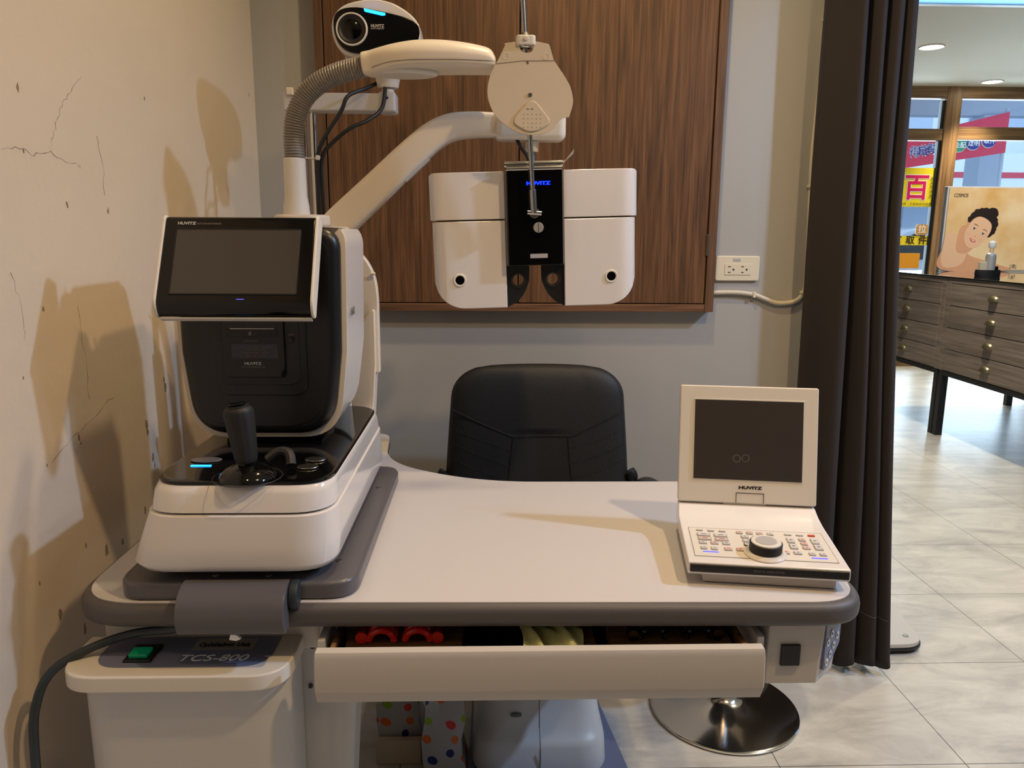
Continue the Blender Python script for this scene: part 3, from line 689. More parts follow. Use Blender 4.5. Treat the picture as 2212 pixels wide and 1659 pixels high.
# chamfered keypad face: local frame u along the chamfer, v up
cu = Vector((.4490, .932, 0)); du = (Vector((.4890, .968, 0))-cu).normalized(); nn = Vector((du.y, -du.x, 0))
KB = Matrix((du, Vector((0, 0, 1)), nn)).transposed()
def kp(u, v, n=0): return cu+du*u+Vector((0, 0, v))+nn*n
def cpanel(pts, n0, n1):
    b = bmesh.new(); lo = [b.verts.new(kp(u, v, n0)) for u, v in pts]; hi = [b.verts.new(kp(u, v, n1)) for u, v in pts]
    b.faces.new(lo[::-1]); b.faces.new(hi)
    for i in range(len(pts)): b.faces.new((lo[i], lo[(i+1) % len(pts)], hi[(i+1) % len(pts)], hi[i]))
    return finish(b)
kpan = obj('keypad_panel', cpanel(rpoly([(.005, .672, .004), (.020, .674, .004), (.050, .698, .006), (.050, .742, .003), (.005, .742, .003)]), -.0050, .0012), 'label', cb_, smooth=False)
for (u, v) in ((.012, .683), (.021, .692), (.030, .702), (.040, .713), (.012, .712), (.022, .722)):
    obj('arrow_button', cpanel([(u+.0042*math.cos(a), v+.0058*math.sin(a)) for a in [2*PI*k/16 for k in range(16)]], .0013, .0022), 'satin_white', kpan, smooth=False)
    obj('arrow_mark', cpanel([(u-.0018, v-.002), (u+.002, v), (u-.0018, v+.0025)], .0023, .0025), 'seam', kpan, smooth=False)
obj('foot_bracket', box(.408, .440, .955, 1.0, .642, .6545, .002), 'coolwhite', desk)
obj('desk_column', box(.385, .455, 1.165, 1.26, .62, .7455, .004), 'coolwhite', desk)

# ---- things in the drawer
def holder(x, m_, label, group, flip=1):
    t = thing('lens_holder', (x, .98, .7118), label, 'lens holder', group)
    for k in range(6):
        y = .947+.013*k
        ring = []
        for i in range(25):
            a = PI*i/24; ring.append((x+.0165*math.cos(a), y, .7120+.0048+.0150*math.sin(a)))
        bb = tube(ring, [.0048]*25, 8)
        obj('half_ring', bb, m_, t)
    obj('side_tab', cyl((x-flip*.0265, 0, .7210), .0085, .945, .951, 'Y', 20, .001), m_, t)
    obj('tab_bar', box(x-flip*.026-.004, x-flip*.026+.004, .9515, 1.012, .7122, .7225, .001), m_, t)
    return t
holder(-.142, 'red', 'translucent red ribbed lens holder at the far left inside the drawer', 'red lens holders in the drawer', 1)
holder(-.094, 'red', 'translucent red ribbed lens holder, right of its red twin in the drawer', 'red lens holders in the drawer', -1)
holder(.222, 'gloss', 'black ribbed lens holder in the drawer, right of the yellow-green cloth', 'black lens holders in the drawer', 1)
holder(.284, 'gloss', 'black ribbed lens holder at the far right inside the drawer', 'black lens holders in the drawer', -1)
# cloth
b = bmesh.new(); g = []
for j in range(25):
    row = []
    for i in range(33):
        u, v = i/32, j/24
        x = .044+.078*u+.006*math.sin(v*5)-.010*v*(1-u); y = .913+.095*v+.004*math.sin(u*14)
        z = .7105+.0225*math.sin(PI*min(1, v*2.2+.05)*.5)**1.0*(.75+.25*math.sin(u*9+v*3))+.0035*math.sin(u*23+v*9)-.006*abs(math.sin(u*7+v*6))
        if v < .12: y -= .004; z = max(z-.002, .7065)
        row.append(b.verts.new((x, y, z)))
    g.append(row)
for j in range(24):
    for i in range(32): b.faces.new((g[j][i], g[j][i+1], g[j+1][i+1], g[j+1][i]))
cl = top('cleaning_cloth', b, 'cloth', 'crumpled yellow-green cleaning cloth poking out of the open desk drawer', 'cloth', (.083, .95, .7065), wn=False, sharp=180)
k_ = cl.modifiers.new('thickness', 'SOLIDIFY'); k_.thickness = .0008

# ================================================================== SLIDING TRAY under the autorefractor
tr = thing('sliding_tray', (-.33, 1.19, DZ), 'dark grey sliding tray with rounded front box, on the desk under the autorefractor', 'tray')
obj('tray_plate', prism(rrect(-.484, -.172, .938, 1.452, .040, 10), .7801, .8050, 'Z', .006, 4), 'tray', tr)
prf = rpoly([(.945, .8095, .008), (.922, .8095, .016), (.9, .800, .018), (.893, .775, .016), (.899, .752, .006), (.945, .752, .004)], 8)
prf = [(max(y, .0), z) for y, z in prf]
b = bmesh.new(); rings = []
for x, s in ((-.391, .004), (-.389, .001), (-.387, 0), (-.2585, 0), (-.2565, .001), (-.2545, .004)):
    rings.append([(x, .922+(y-.922)*(1-s*12), .781+(z-.781)*(1-s*12)) for y, z in prf])
# the box hooks over the desk edge: keep its rear above the laminate
obj('handle_box', prism(rpoly([(.9375, .8115, .004), (.918, .8095, .014), (.8985, .796, .018), (.8925, .772, .016), (.899, .7525, .006), (.9215, .7525, .003), (.9215, .7795, .001), (.9375, .7795, .001)], 8), -.390, -.256, 'X', .003, 3), 'tray', tr)
obj('end_disc', cyl((0, .936, .790), .020, -.2555, -.2435, 'X', 28, .003), 'bluecable', tr)
obj('white_clip', prism([(-.325, .752), (-.318, .7515), (-.312, .746), (-.318, .7435), (-.327, .745)], .902, .906, 'Y'), 'whiteink', tr)
for (x, y) in ((-.231, 1.005), (-.206, 1.005), (-.196, 1.32), (-.36, .962), (-.290, .960), (-.43, 1.0)):
    obj('screw', cyl((x, y, 0), .0045, .8045, .8062, bevel=.0006), 'steel', tr)
# power cable down to the floor
cb = spline([(-.375, .925, .757), (-.41, .935, .7425), (-.47, .95, .7285), (-.525, .94, .712), (-.565, .925, .690), (-.580, .910, .655), (-.582, .898, .60), (-.578, .89, .45), (-.57, .90, .2), (-.56, .93, .012), (-.55, 1.1, .008)], 7)
top('power_cable', tube(cb, .0058, 10), 'bluecable', 'dark teal cable looping from the grey tray past the desk cabinet', 'cable', (-.56, .93, .002))

# ================================================================== AUTOREFRACTOR
M['headblack'] = mat('satin_black_shell', (20, 20, 21), .36)
ar = thing('autorefractor', (-.325, 1.15, .805), 'white and black autorefractor keratometer with tilted screen and joystick', 'eye test machine')
for (x, y) in ((-.415, .985), (-.245, .985), (-.415, 1.36), (-.245, 1.36)): obj('foot', cyl((x, y, 0), .0165, .8052, .818, bevel=.002), 'dgrey', ar)
def rr(x0, x1, y0, y1, z, r, n=8, fy=0):
    return [(p[0], p[1], z) for p in rrect(x0, x1, y0, y1, r, n)]
lo = loft([rr(-.450, -.212, .948, 1.42, .8185, .05), rr(-.460, -.202, .934, 1.43, .8225, .055), rr(-.465, -.198, .928, 1.435, .832, .055), rr(-.455, -.1975, .926, 1.432, .86, .055), rr(-.442, -.1985, .929, 1.425, .898, .055), rr(-.438, -.201, .933, 1.422, .8995, .053)])
obj('lower_base', lo, 'white', ar, sharp=50)
up = loft([rr(-.434, -.205, .937, 1.418, .8998, .05), rr(-.4385, -.2005, .932, 1.42, .9025, .053), rr(-.435, -.2000, .936, 1.40, .925, .052), rr(-.431, -.2010, .941, 1.385, .9335, .051), rr(-.427, -.2040, .945, 1.375, .9365, .049)])
obj('upper_base', up, 'white', ar, sharp=50)
obj('control_deck', loft([rr(-.4295, -.2020, .9425, 1.379, .9362, .050), rr(-.4295, -.2020, .9425, 1.379, .9395, .050), rr(-.4245, -.2070, .9475, 1.374, .9420, .047)]), 'gloss', ar, sharp=50)
obj('base_seam', loft([rr(-.4375, -.2008, .9345, 1.420, .8985, .052), rr(-.4375, -.2008, .9345, 1.420, .9015, .052)]), 'dgrey', ar) if False else None
# joystick
jc = (-.309, .958, 0)
js = obj('joystick', lathe([(.036, .9420), (.034, .947), (.027, .953), (.018, .957), (.012, .960), (.0105, .966), (0, .966)], jc), 'gloss', ar)
mt = Matrix.Translation((-.309, .958, .962)) @ Matrix.Rotation(R(-6), 4, 'Y')
b = lathe([(0, 0), (.0125, 0), (.0145, .006), (.0165, .030), (.0185, .055), (.0190, .066), (.0165, .071), (.0140, .072), (.0138, .074), (0, .075)], (0, 0, 0), n=48)
for v in b.verts:
    if .008 < v.co.z < .055 and (v.co.x**2+v.co.y**2) > 1e-5:
        a = math.atan2(v.co.y, v.co.x); s = 1-.05*(0.5+.5*math.cos(a*12)); v.co.x *= s; v.co.y *= s
b.transform(mt); obj('joystick_grip', b, 'rubber', js, sharp=60)
b = cyl((0, 0, 0), .011, .0755, .0775, bevel=.001); b.transform(mt); obj('joystick_button', b, 'gloss', js)
obj('deck_ring', lathe([(.0425, .942), (.0428, .9427), (.0434, .9427), (.0437, .942)], jc, n=48, ring=True), 'dgrey', ar)
for (x, y) in ((-.2385, 1.030), (-.2415, .996)):
    mt = Matrix.Translation((x, y, 0)) @ Matrix.Diagonal((1.35, 1, 1, 1))
    b = cyl((0, 0, 0), .0105, .9421, .9447, bevel=.0012); b.transform(mt); k1 = obj('deck_button', b, 'steel', ar)
    obj('arrow_mark', prism([(x-.003, y-.002), (x+.003, y-.002), (x, y+.003)], .9447, .9449, 'Z'), 'seam', k1, smooth=False)
mt = Matrix.Translation((-.387, 1.03, 0)) @ Matrix.Diagonal((1.7, 1, 1, 1))
b = cyl((0, 0, 0), .0125, .9421, .9440, bevel=.0012); b.transform(mt); obj('deck_button', b, 'tray', ar)
obj('status_light', box(-.399, -.372, 1.003, 1.0065, .9421, .9431), 'cyan', ar, smooth=False)
obj('lock_lever', tube(spline([(-.296, 1.005, .951), (-.280, 1.005, .962), (-.266, 1.0, .960), (-.262, .992, .9475)], 5), .0065, 10), 'dgrey', ar)
obj('neck', box(-.40, -.255, 1.15, 1.25, .9421, .972, .004), 'gloss', ar)
# head
def hout(o=0.0, zt=1.262, n=10):
    return rpoly([(-.447-o, zt+o, .03), (-.447-o, 1.08, .0), (-.434-o, .9545-o, .052), (-.226+o, .9545-o, .055), (-.2115+o, 1.08, .0), (-.2075+o, zt+o, .035)], n)
hd = obj('head', prism(hout(-.003), 1.108, 1.30, 'Y', .014, 5), 'headblack', ar)
obj('front_panel', prism(hout(-.016), 1.1065, 1.112, 'Y', .002, 2), 'headblack', hd)
# white shell wraps left, bottom and right
ou = hout(.003, 1.262); inn = hout(-.006, 1.262)
def clipz(poly, z=1.236): return [p for p in poly if p[1] < z]
o1 = clipz(hout(.0035)); i1 = clipz(hout(-.0045))
o1 = [(-.4505, 1.236)]+o1+[(-.2045, 1.236)] if o1[0][0] < -.3 else o1
o1 = [p for p in o1]; i1 = [p for p in i1]
def shell(y0, y1, o=.0035, i=-.0045, zl=1.236):
    mid = hout(0.0); keep = [k for k, p in enumerate(mid) if p[1] < 1.254]
    br_k = next((j for j in range(1, len(keep)) if keep[j] != keep[j-1]+1), 0); keep = keep[br_k:]+keep[:br_k]
    A_, B_ = hout(o), hout(i); po = [A_[k] for k in keep]; pi = [B_[k] for k in keep]
    n = min(len(po), len(pi)); b = bmesh.new()
    A = [[b.verts.new((p[0], y, p[1])) for p in q] for q, y in ((po, y0), (po, y1), (pi, y1), (pi, y0))]
    for k in range(4):
        for j in range(n-1): b.faces.new((A[k][j], A[k][j+1], A[(k+1) % 4][j+1], A[(k+1) % 4][j]))
    b.faces.new([A[k][0] for k in range(4)]); b.faces.new([A[k][n-1] for k in range(4)][::-1])
    return finish(b)
b = shell(1.128, 1.285)
for v in b.verts:
    if v.co.y < 1.2 and v.co.z > 1.2: v.co.y += (v.co.z-1.2)**2*6
    if v.co.z < 1.02 and v.co.y > 1.2: v.co.y -= (1.02-v.co.z)*.9
obj('side_shell', b, 'white', hd, sharp=50)
obj('shell_trim', shell(1.1250, 1.1278, .0040, -.003), 'ivory', hd, sharp=50)
text('lettering', 'HUVITZ', (-.2038, 1.165, 1.135), .016, 'greyprint', hd, 'right', fit=.030, bold=.0002)
# printer door recess
obj('recess_frame', prism(rpoly([(-.392, 1.17, .01), (-.392, 1.018, .022), (-.262, 1.018, .022), (-.262, 1.17, .01)], 8), 1.1032, 1.1062, 'Y', .0025, 3), 'headblack', hd)
obj('recess_panel', prism(rpoly([(-.384, 1.165, .008), (-.384, 1.034, .016), (-.272, 1.034, .016), (-.272, 1.165, .008)], 8), 1.1012, 1.1034, 'Y', .001), 'black', hd)
pd = obj('printer_door', prism(rrect(-.378, -.291, 1.046, 1.150, .004), 1.0975, 1.1014, 'Y', .001), 'gloss', hd)
obj('paper_slot', box(-.374, -.300, 1.0962, 1.0975, 1.104, 1.1155, .0004), 'black', pd)
obj('slot_edge', box(-.366, -.304, 1.0955, 1.0968, 1.1158, 1.1168), 'steel', pd, smooth=False)
text('lettering', '⎙', (-.338, 1.0958, 1.1095), .007, 'dimprint', pd) if False else obj('paper_mark', prism([(-.3405, 1.107), (-.3365, 1.107), (-.3365, 1.1125), (-.3390, 1.1125), (-.3405, 1.1105)], 1.0955, 1.0961, 'Y'), 'dimprint', pd, smooth=False)
text('lettering', 'AUTO-CUTTING', (-.338, 1.0970, 1.0985), .0042, 'dimprint', pd, fit=.020, bold=.00004)
obj('notice_sticker', box(-.366, -.301, 1.0966, 1.0974, 1.0735, 1.0945), 'dgrey', pd, smooth=False)
for s_, z_, f_ in (('Please make edge of the paper', 1.0905, .044), ('match to guide position', 1.0868, .030), ('프린트 용지를 가이드에', 1.0815, .034), ('맞춰 사용 하십시오', 1.0775, .028)):
    text('lettering', s_, (-.331, 1.0962, z_), .0038, 'dimprint', pd, fit=f_)
text('lettering', 'HUVITZ', (-.337, 1.0970, 1.0660), .0052, 'print', pd, fit=.024, bold=.00012)
text('lettering', 'AUTO REF-KERATOMETER', (-.337, 1.0970, 1.0608), .0034, 'dimprint', pd, fit=.034, bold=.00004)
obj('open_button', cyl((-.282, 0, 1.100), .0042, 1.0975, 1.1014, 'Y', bevel=.0008), 'gloss', hd)
text('lettering', 'open', (-.282, 1.1008, 1.1075), .0035, 'dimprint', hd)
# monitor, local frame tilted back
mon_M = Matrix.Translation((-.3365, 1.0605, 1.2065)) @ Matrix.Rotation(R(-27), 4, 'X')
def ml(b): b.transform(mon_M); return b
pr = rpoly([(-.0045, .070, .002), (-.010, .066, .006), (-.010, -.060, .012), (.004, -.0715, .012), (.013, -.070, .006), (.013, .070, .004)], 6)
sc_ = obj('monitor', ml(prism([(y, z) for y, z in pr], -.1005, .1005, 'X', .0015, 2)), 'gloss', ar)
for s in (-1, 1):
    b = bmesh.new()
    pr2 = rpoly([(-.006, .072, .004), (-.0115, .066, .006), (-.0115, -.061, .014), (.004, -.0735, .014), (.015, -.071, .006), (.015, .072, .004)], 6)
    prism(pr2, s*.1008, s*.1048, 'X', .0012, 2, bm=b)
    obj('monitor_trim', ml(b), 'satin_white', sc_)
obj('monitor_rim', ml(box(-.1005, .1005, .006, .016, -.0745, -.0720, .001)), 'satin_white', sc_)
obj('display', ml(box(-.0835, .0815, -.0112, -.0098, -.0455, .0475, .0004)), 'screen', sc_)
b = bmesh.new(); box(-.0850, -.0836, -.0114, -.0098, -.0468, .0488, bm=b); box(.0816, .0828, -.0114, -.0098, -.0468, .0488, bm=b); box(-.0850, .0828, -.0114, -.0098, .0477, .0488, bm=b); box(-.0850, .0828, -.0114, -.0098, -.0468, -.0457, bm=b)
obj('display_bezel', ml(b), 'black', sc_, smooth=False)
text('lettering', 'HUVITZ', (-.072, -.0103, .0570), .0055, 'print', sc_, fit=.024, bold=.00012, M4=mon_M)
text('lettering', 'AUTO REF-KERATOMETER', (-.042, -.0103, .0566), .0032, 'dimprint', sc_, fit=.033, bold=.00003, M4=mon_M)
obj('power_light', ml(box(.004, .014, -.0106, -.0098, -.0535, -.0528)), 'keyblue', sc_, smooth=False)
# chin rest frame behind the head
cx = -.333; arch = []
for i in range(33):
    a = PI*i/32; arch.append((cx+.118*math.cos(a), 1.40, 1.140+.100*math.sin(a)**.85 if 0 < i < 32 else 1.140))
pth = [(cx+.119, 1.40, z) for z in (1.0, 1.06, 1.10)]+[(cx+.119, 1.40, 1.13)]+arch[1:-1]+[(cx-.119, 1.40, z) for z in (1.13, 1.10, 1.06, 1.0)]
def cprof(i):
    k = min(i, len(pth)-1-i); w_ = .010 if k > 6 else .010+.002*(6-k)*.5
    return [(-w_, -.016), (w_, -.016), (w_, .016), (-w_, .016)]
chin = obj('head_rest_arch', finish(sweep(spline(pth, 2), [(-.0095, -.016), (.0095, -.016), (.0095, .016), (-.0095, .016)]), .003, 3, 40), 'ivory', ar)
for s in (-1, 1):
    q = rpoly([(cx+s*.1290, 1.12, .01), (cx+s*.1290, 1.02, .0), (cx+s*.118, .80+.065, .004), (cx+s*.078, .80+.065, .004), (cx+s*.088, 1.0, .03), (cx+s*.109, 1.10, .02)], 8)
    o_ = obj('head_rest_side', prism(q, 1.380, 1.420, 'Y', .004), 'ivory', ar)
    obj('eye_level_mark', cyl((0, 1.385, 1.180), .003, cx+s*.128-.004, cx+s*.128+.004, 'X', 12, .001), 'ivory', chin)
obj('chin_rest', box(cx-.05, cx+.05, 1.35, 1.43, 1.00, 1.02, .005), 'ivory', ar)
obj('chin_rest_post', box(cx-.02, cx+.02, 1.375, 1.42, .92, 1.0, .003), 'ivory', ar)
# ================================================================== INSTRUMENT STAND: column and phoropter arm
st = thing('instrument_stand', (-.335, 1.56, DZ), 'ivory column with a long bent arm rising over the desk to the phoropter', 'instrument stand')
obj('column', prism(rrect(-.395, -.265, 1.46, 1.60, .04, 8), .7802, 1.262, 'Z', .004), 'ivory', st)
obj('column_cap', prism(rrect(-.402, -.300, 1.455, 1.605, .045, 8), 1.2622, 1.284, 'Z', .006, 4), 'ivory', st)
ap = spline([(-.318, 1.53, 1.235), (-.285, 1.53, 1.271), (-.215, 1.53, 1.335), (-.150, 1.53, 1.395), (-.105, 1.53, 1.432), (-.070, 1.53, 1.4485), (-.030, 1.53, 1.4535), (.012, 1.53, 1.4535), (.06, 1.53, 1.4530)], 8)
def ring_rect(hu, hv, c=.3, n=4):
    return [(p[0], p[1]) for p in rrect(-hu, hu, -hv, hv, c*min(hu, hv), n)]
NP = len(ap)
def aprof(i):
    k = i/(NP-1); hu = .032-.010*min(1, k*1.15); return ring_rect(hu, .026-.003*k, .55)
arm = obj('arm', sweep(ap, aprof), 'ivory', st, sharp=50)
ms = mat('arm_slot_shadow', (70, 66, 60), .6); M['slot'] = ms
q0 = Vector((-.128, 1.5035, 1.372))
obj('arm_service_cover', sweep([(-.158, 1.530, 1.3490), (-.128, 1.530, 1.3765), (-.112, 1.530, 1.3905)], ring_rect(.0012, .012, .5)), 'coolwhite', arm)
obj('arm_end_housing', prism(rrect(.012, .146, 1.5005, 1.5600, .016, 8), 1.4255, 1.4785, 'Z', .010, 4), 'satin_white', st)
obj('hanging_rod', cyl((.083, 1.528, 0), .0072, 1.374, 1.4254, bevel=.001), 'steel', st)
obj('rod_collar', cyl((.083, 1.528, 0), .0125, 1.405, 1.4252, bevel=.002), 'satin_white', st)

# ---- chrome pole bracket for the projector
pb = thing('projector_bracket', (-.38, 1.72, DZ), 'chrome pole with a white horizontal bracket behind the column', 'bracket')
obj('pole', cyl((-.372, 1.72, 0), .0075, .7802, 1.507), 'chrome', pb)
obj('pole', cyl((-.3935, 1.725, 0), .0065, .7802, 1.507), 'chrome', pb)
br_ = obj('bracket_arm', box(-.428, -.1955, 1.698, 1.742, 1.5015, 1.538, .004), 'coolwhite', pb)
b = box(-.2300, -.1940, 1.694, 1.746, 1.4995, 1.541, .006)
obj('bracket_end', b, 'coolwhite', br_)
obj('bracket_cover', box(-.419, -.405, 1.692, 1.70, 1.531, 1.546, .002), 'satin_white', br_)
for (x, z) in ((-.372, 1.524), (-.211, 1.528)): obj('screw', cyl((x, 0, z), .0025, 1.692, 1.6945, 'Y'), 'dgrey', br_)
obj('swivel_stem', cyl((-.212, 1.72, 0), .013, 1.5412, 1.5500, bevel=.002), 'satin_white', pb)

# ---- chart projector
pj = thing('chart_projector', (-.21, 1.72, 1.5505), 'white and black egg-shaped chart projector with a round lens and blue light', 'projector')
obj('mount_cup', loft([[(-.212+r*math.cos(2*PI*k/32), 1.72+r*math.sin(2*PI*k/32)*.9, z) for k in range(32)] for r, z in ((.020, 1.5505), (.022, 1.5515), (.026, 1.572), (.026, 1.5785), (.023, 1.58))]), 'satin_white', pj)
def egg(sx=1.0, n=48):
    """front outline: lens end on the left, tapering beak on the right"""
    P_ = [(-.312, 1.648), (-.307, 1.672), (-.290, 1.690), (-.262, 1.700), (-.225, 1.7045), (-.190, 1.698), (-.160, 1.682), (-.142, 1.665), (-.1355, 1.645), (-.1385, 1.622), (-.158, 1.608), (-.195, 1.600), (-.235, 1.595), (-.262, 1.594), (-.288, 1.602), (-.305, 1.620)]
    c = (-.225, 1.65)
    return smoothpts([(c[0]+(x-c[0])*sx, c[1]+(z-c[1])*sx) for x, z in P_], 5)
e0 = egg()
def eggring(s, y, dx=0, dz=0): 
    return [(-.225+(x+.225)*s+dx, y, 1.65+(z-1.65)*s+dz) for x, z in e0]
obj('housing', loft([eggring(.93, 1.640, 0, 0), eggring(.985, 1.642), eggring(1.0, 1.650), eggring(1.01, 1.68), eggring(1.0, 1.72, .0, .0), eggring(.93, 1.78, .004, .0), eggring(.78, 1.82, .006), eggring(.5, 1.84, .006)]), 'white', pj, sharp=50)
obj('under_bowl', loft([[(-.235+rx*math.cos(2*PI*k/32), 1.725+ry*math.sin(2*PI*k/32), z) for k in range(32)] for rx, ry, z in ((.028, .03, 1.5802), (.045, .045, 1.584), (.062, .06, 1.600), (.070, .070, 1.625))]), 'satin_white', pj)
face = smoothpts([(-.306, 1.650), (-.303, 1.672), (-.288, 1.6835), (-.262, 1.687), (-.235, 1.684), (-.195, 1.677), (-.160, 1.668), (-.1395, 1.655), (-.138, 1.635), (-.150, 1.615), (-.185, 1.608), (-.225, 1.6035), (-.262, 1.6015), (-.285, 1.608), (-.300, 1.625)], 5)
fc = obj('front_glass', prism(face, 1.6335, 1.6405, 'Y', .002, 3), 'gloss', pj)
obj('lens_ring', lathe([(.0275, 1.6335), (.0280, 1.630), (.0305, 1.630), (.0315, 1.6335)], (-.270, 0, 1.646), 'Y', 48, ring=True), 'satin_white', fc)
obj('lens_tube', lathe([(.0275, 1.6338), (.0255, 1.6305), (.0215, 1.6325), (.019, 1.6334), (0, 1.6334)], (-.270, 0, 1.646), 'Y', 48), 'black', fc)
obj('lens', lathe([(.0195, 1.6333), (.015, 1.6318), (.008, 1.631), (0, 1.6307)], (-.270, 0, 1.646), 'Y', 32), 'gloss', fc)
obj('light_strip', prism([(-.2455, 1.6845), (-.2035, 1.6765), (-.2030, 1.6725), (-.209, 1.6715), (-.2435, 1.6785)], 1.6315, 1.6334, 'Y', .0008), 'cyan', fc)
text('lettering', 'HUVITZ', (-.2195, 1.6325, 1.6525), .0075, 'print', fc, fit=.026, bold=.0002)
text('lettering', 'CHART-PROJECTOR', (-.2195, 1.6325, 1.6475), .0035, 'print', fc, fit=.026)

# ---- examination lamp
el = thing('examination_lamp', (-.359, 1.49, 1.284), 'ivory examination lamp on a grey ribbed gooseneck above the column', 'lamp')
obj('lamp_socket', lathe([(.0, 1.2842), (.0245, 1.2842), (.0235, 1.300), (.0205, 1.318), (.0200, 1.384), (.0185, 1.386), (0, 1.386)], (-.3595, 1.49, 0)), 'satin_white', el)
hp = spline([(-.3585, 1.49, 1.3865), (-.3585, 1.49, 1.428), (-.352, 1.489, 1.463), (-.334, 1.485, 1.494), (-.306, 1.48, 1.517), (-.272, 1.475, 1.532), (-.236, 1.47, 1.541), (-.214, 1.468, 1.5455)], 44)
ln = [0.0]
for i in range(1, len(hp)): ln.append(ln[-1]+(hp[i]-hp[i-1]).length)
obj('gooseneck', tube(hp, [.0158+.0036*abs(math.sin(PI*l/.0050))**.8 for l in ln], 20), 'hose', el, sharp=180, wn=False)
def lring(x, hw, zb, zt, sk=0.0, n=28):
    out = []
    for k in range(n):
        a = 2*PI*k/n; c_, s_ = math.cos(a), math.sin(a); zc = zb+(zt-zb)*.40
        yy = hw*(abs(c_)**.75)*(1 if c_ >= 0 else -1)
        zz = zc+((zt-zc)*abs(s_)**.95 if s_ >= 0 else -(zc-zb)*abs(s_)**.28)
        out.append((x+sk*(zz-zb), 1.462+yy, zz))
    return out
lst = [L for L in [lring(-.2215, .012, 1.537, 1.556), lring(-.2215, .0195, 1.528, 1.565, -.15), lring(-.205, .024, 1.526, 1.569, -.15), lring(-.185, .036, 1.5275, 1.5745, -.1), lring(-.165, .046, 1.531, 1.5795), lring(-.13, .053, 1.534, 1.5845), lring(-.09, .055, 1.5355, 1.5855), lring(-.05, .054, 1.5365, 1.5825), lring(-.015, .050, 1.5365, 1.577), lring(.003, .047, 1.5365, 1.571), lring(.0105, .043, 1.537, 1.561), lring(.0125, .038, 1.539, 1.556)]]
lcols = [spline([L[k] for L in lst], 5) for k in range(28)]
lh = loft([[lcols[k][j] for k in range(28)] for j in range(len(lcols[0]))])
hd2 = obj('lamp_head', lh, 'ivory', el, sharp=60)
b = bmesh.new()
b = tube([(-.205, 1.4365, 1.5365), (-.185, 1.4252, 1.5405), (-.165, 1.4155, 1.5430), (-.13, 1.4086, 1.5445), (-.09, 1.4066, 1.5450), (-.05, 1.4078, 1.5455), (-.015, 1.4115, 1.5455), (.003, 1.4145, 1.5455), (.0100, 1.4185, 1.5455)], .0006, 6)
obj('seam', b, 'hose', hd2)
obj('lamp_glass', prism(smoothpts([(-.205, 1.462), (-.185, 1.438), (-.15, 1.428), (-.11, 1.438), (-.09, 1.462), (-.11, 1.486), (-.15, 1.496), (-.185, 1.486)], 5), 1.5265, 1.538, 'Z', .006, 3), 'satin_white', el)
# cables behind the arm
cd = pj
obj('power_cord', tube(spline([(-.235, 1.74, 1.566), (-.255, 1.69, 1.545), (-.286, 1.66, 1.525), (-.301, 1.655, 1.494), (-.331, 1.65, 1.449), (-.349, 1.65, 1.412), (-.352, 1.65, 1.36), (-.354, 1.66, 1.20), (-.352, 1.66, 1.0), (-.34, 1.68, .79)], 7), .0042, 8), 'cable', cd)
obj('cord', tube(spline([(-.214, 1.69, 1.548), (-.222, 1.685, 1.505), (-.250, 1.665, 1.478), (-.284, 1.655, 1.461), (-.325, 1.655, 1.428), (-.343, 1.655, 1.400), (-.345, 1.658, 1.34), (-.345, 1.67, 1.20), (-.343, 1.672, 1.0), (-.33, 1.69, .79)], 7), .0042, 8), 'cable', cd)
obj('cable_tie', tube([(-.405, 1.712, 1.408), (-.37, 1.707, 1.406), (-.352, 1.644, 1.402), (-.344, 1.644, 1.402)], .0016, 8), 'satin_white', cd)
obj('cable_tie_head', box(-.353, -.345, 1.640, 1.646, 1.397, 1.406, .001), 'satin_white', cd)

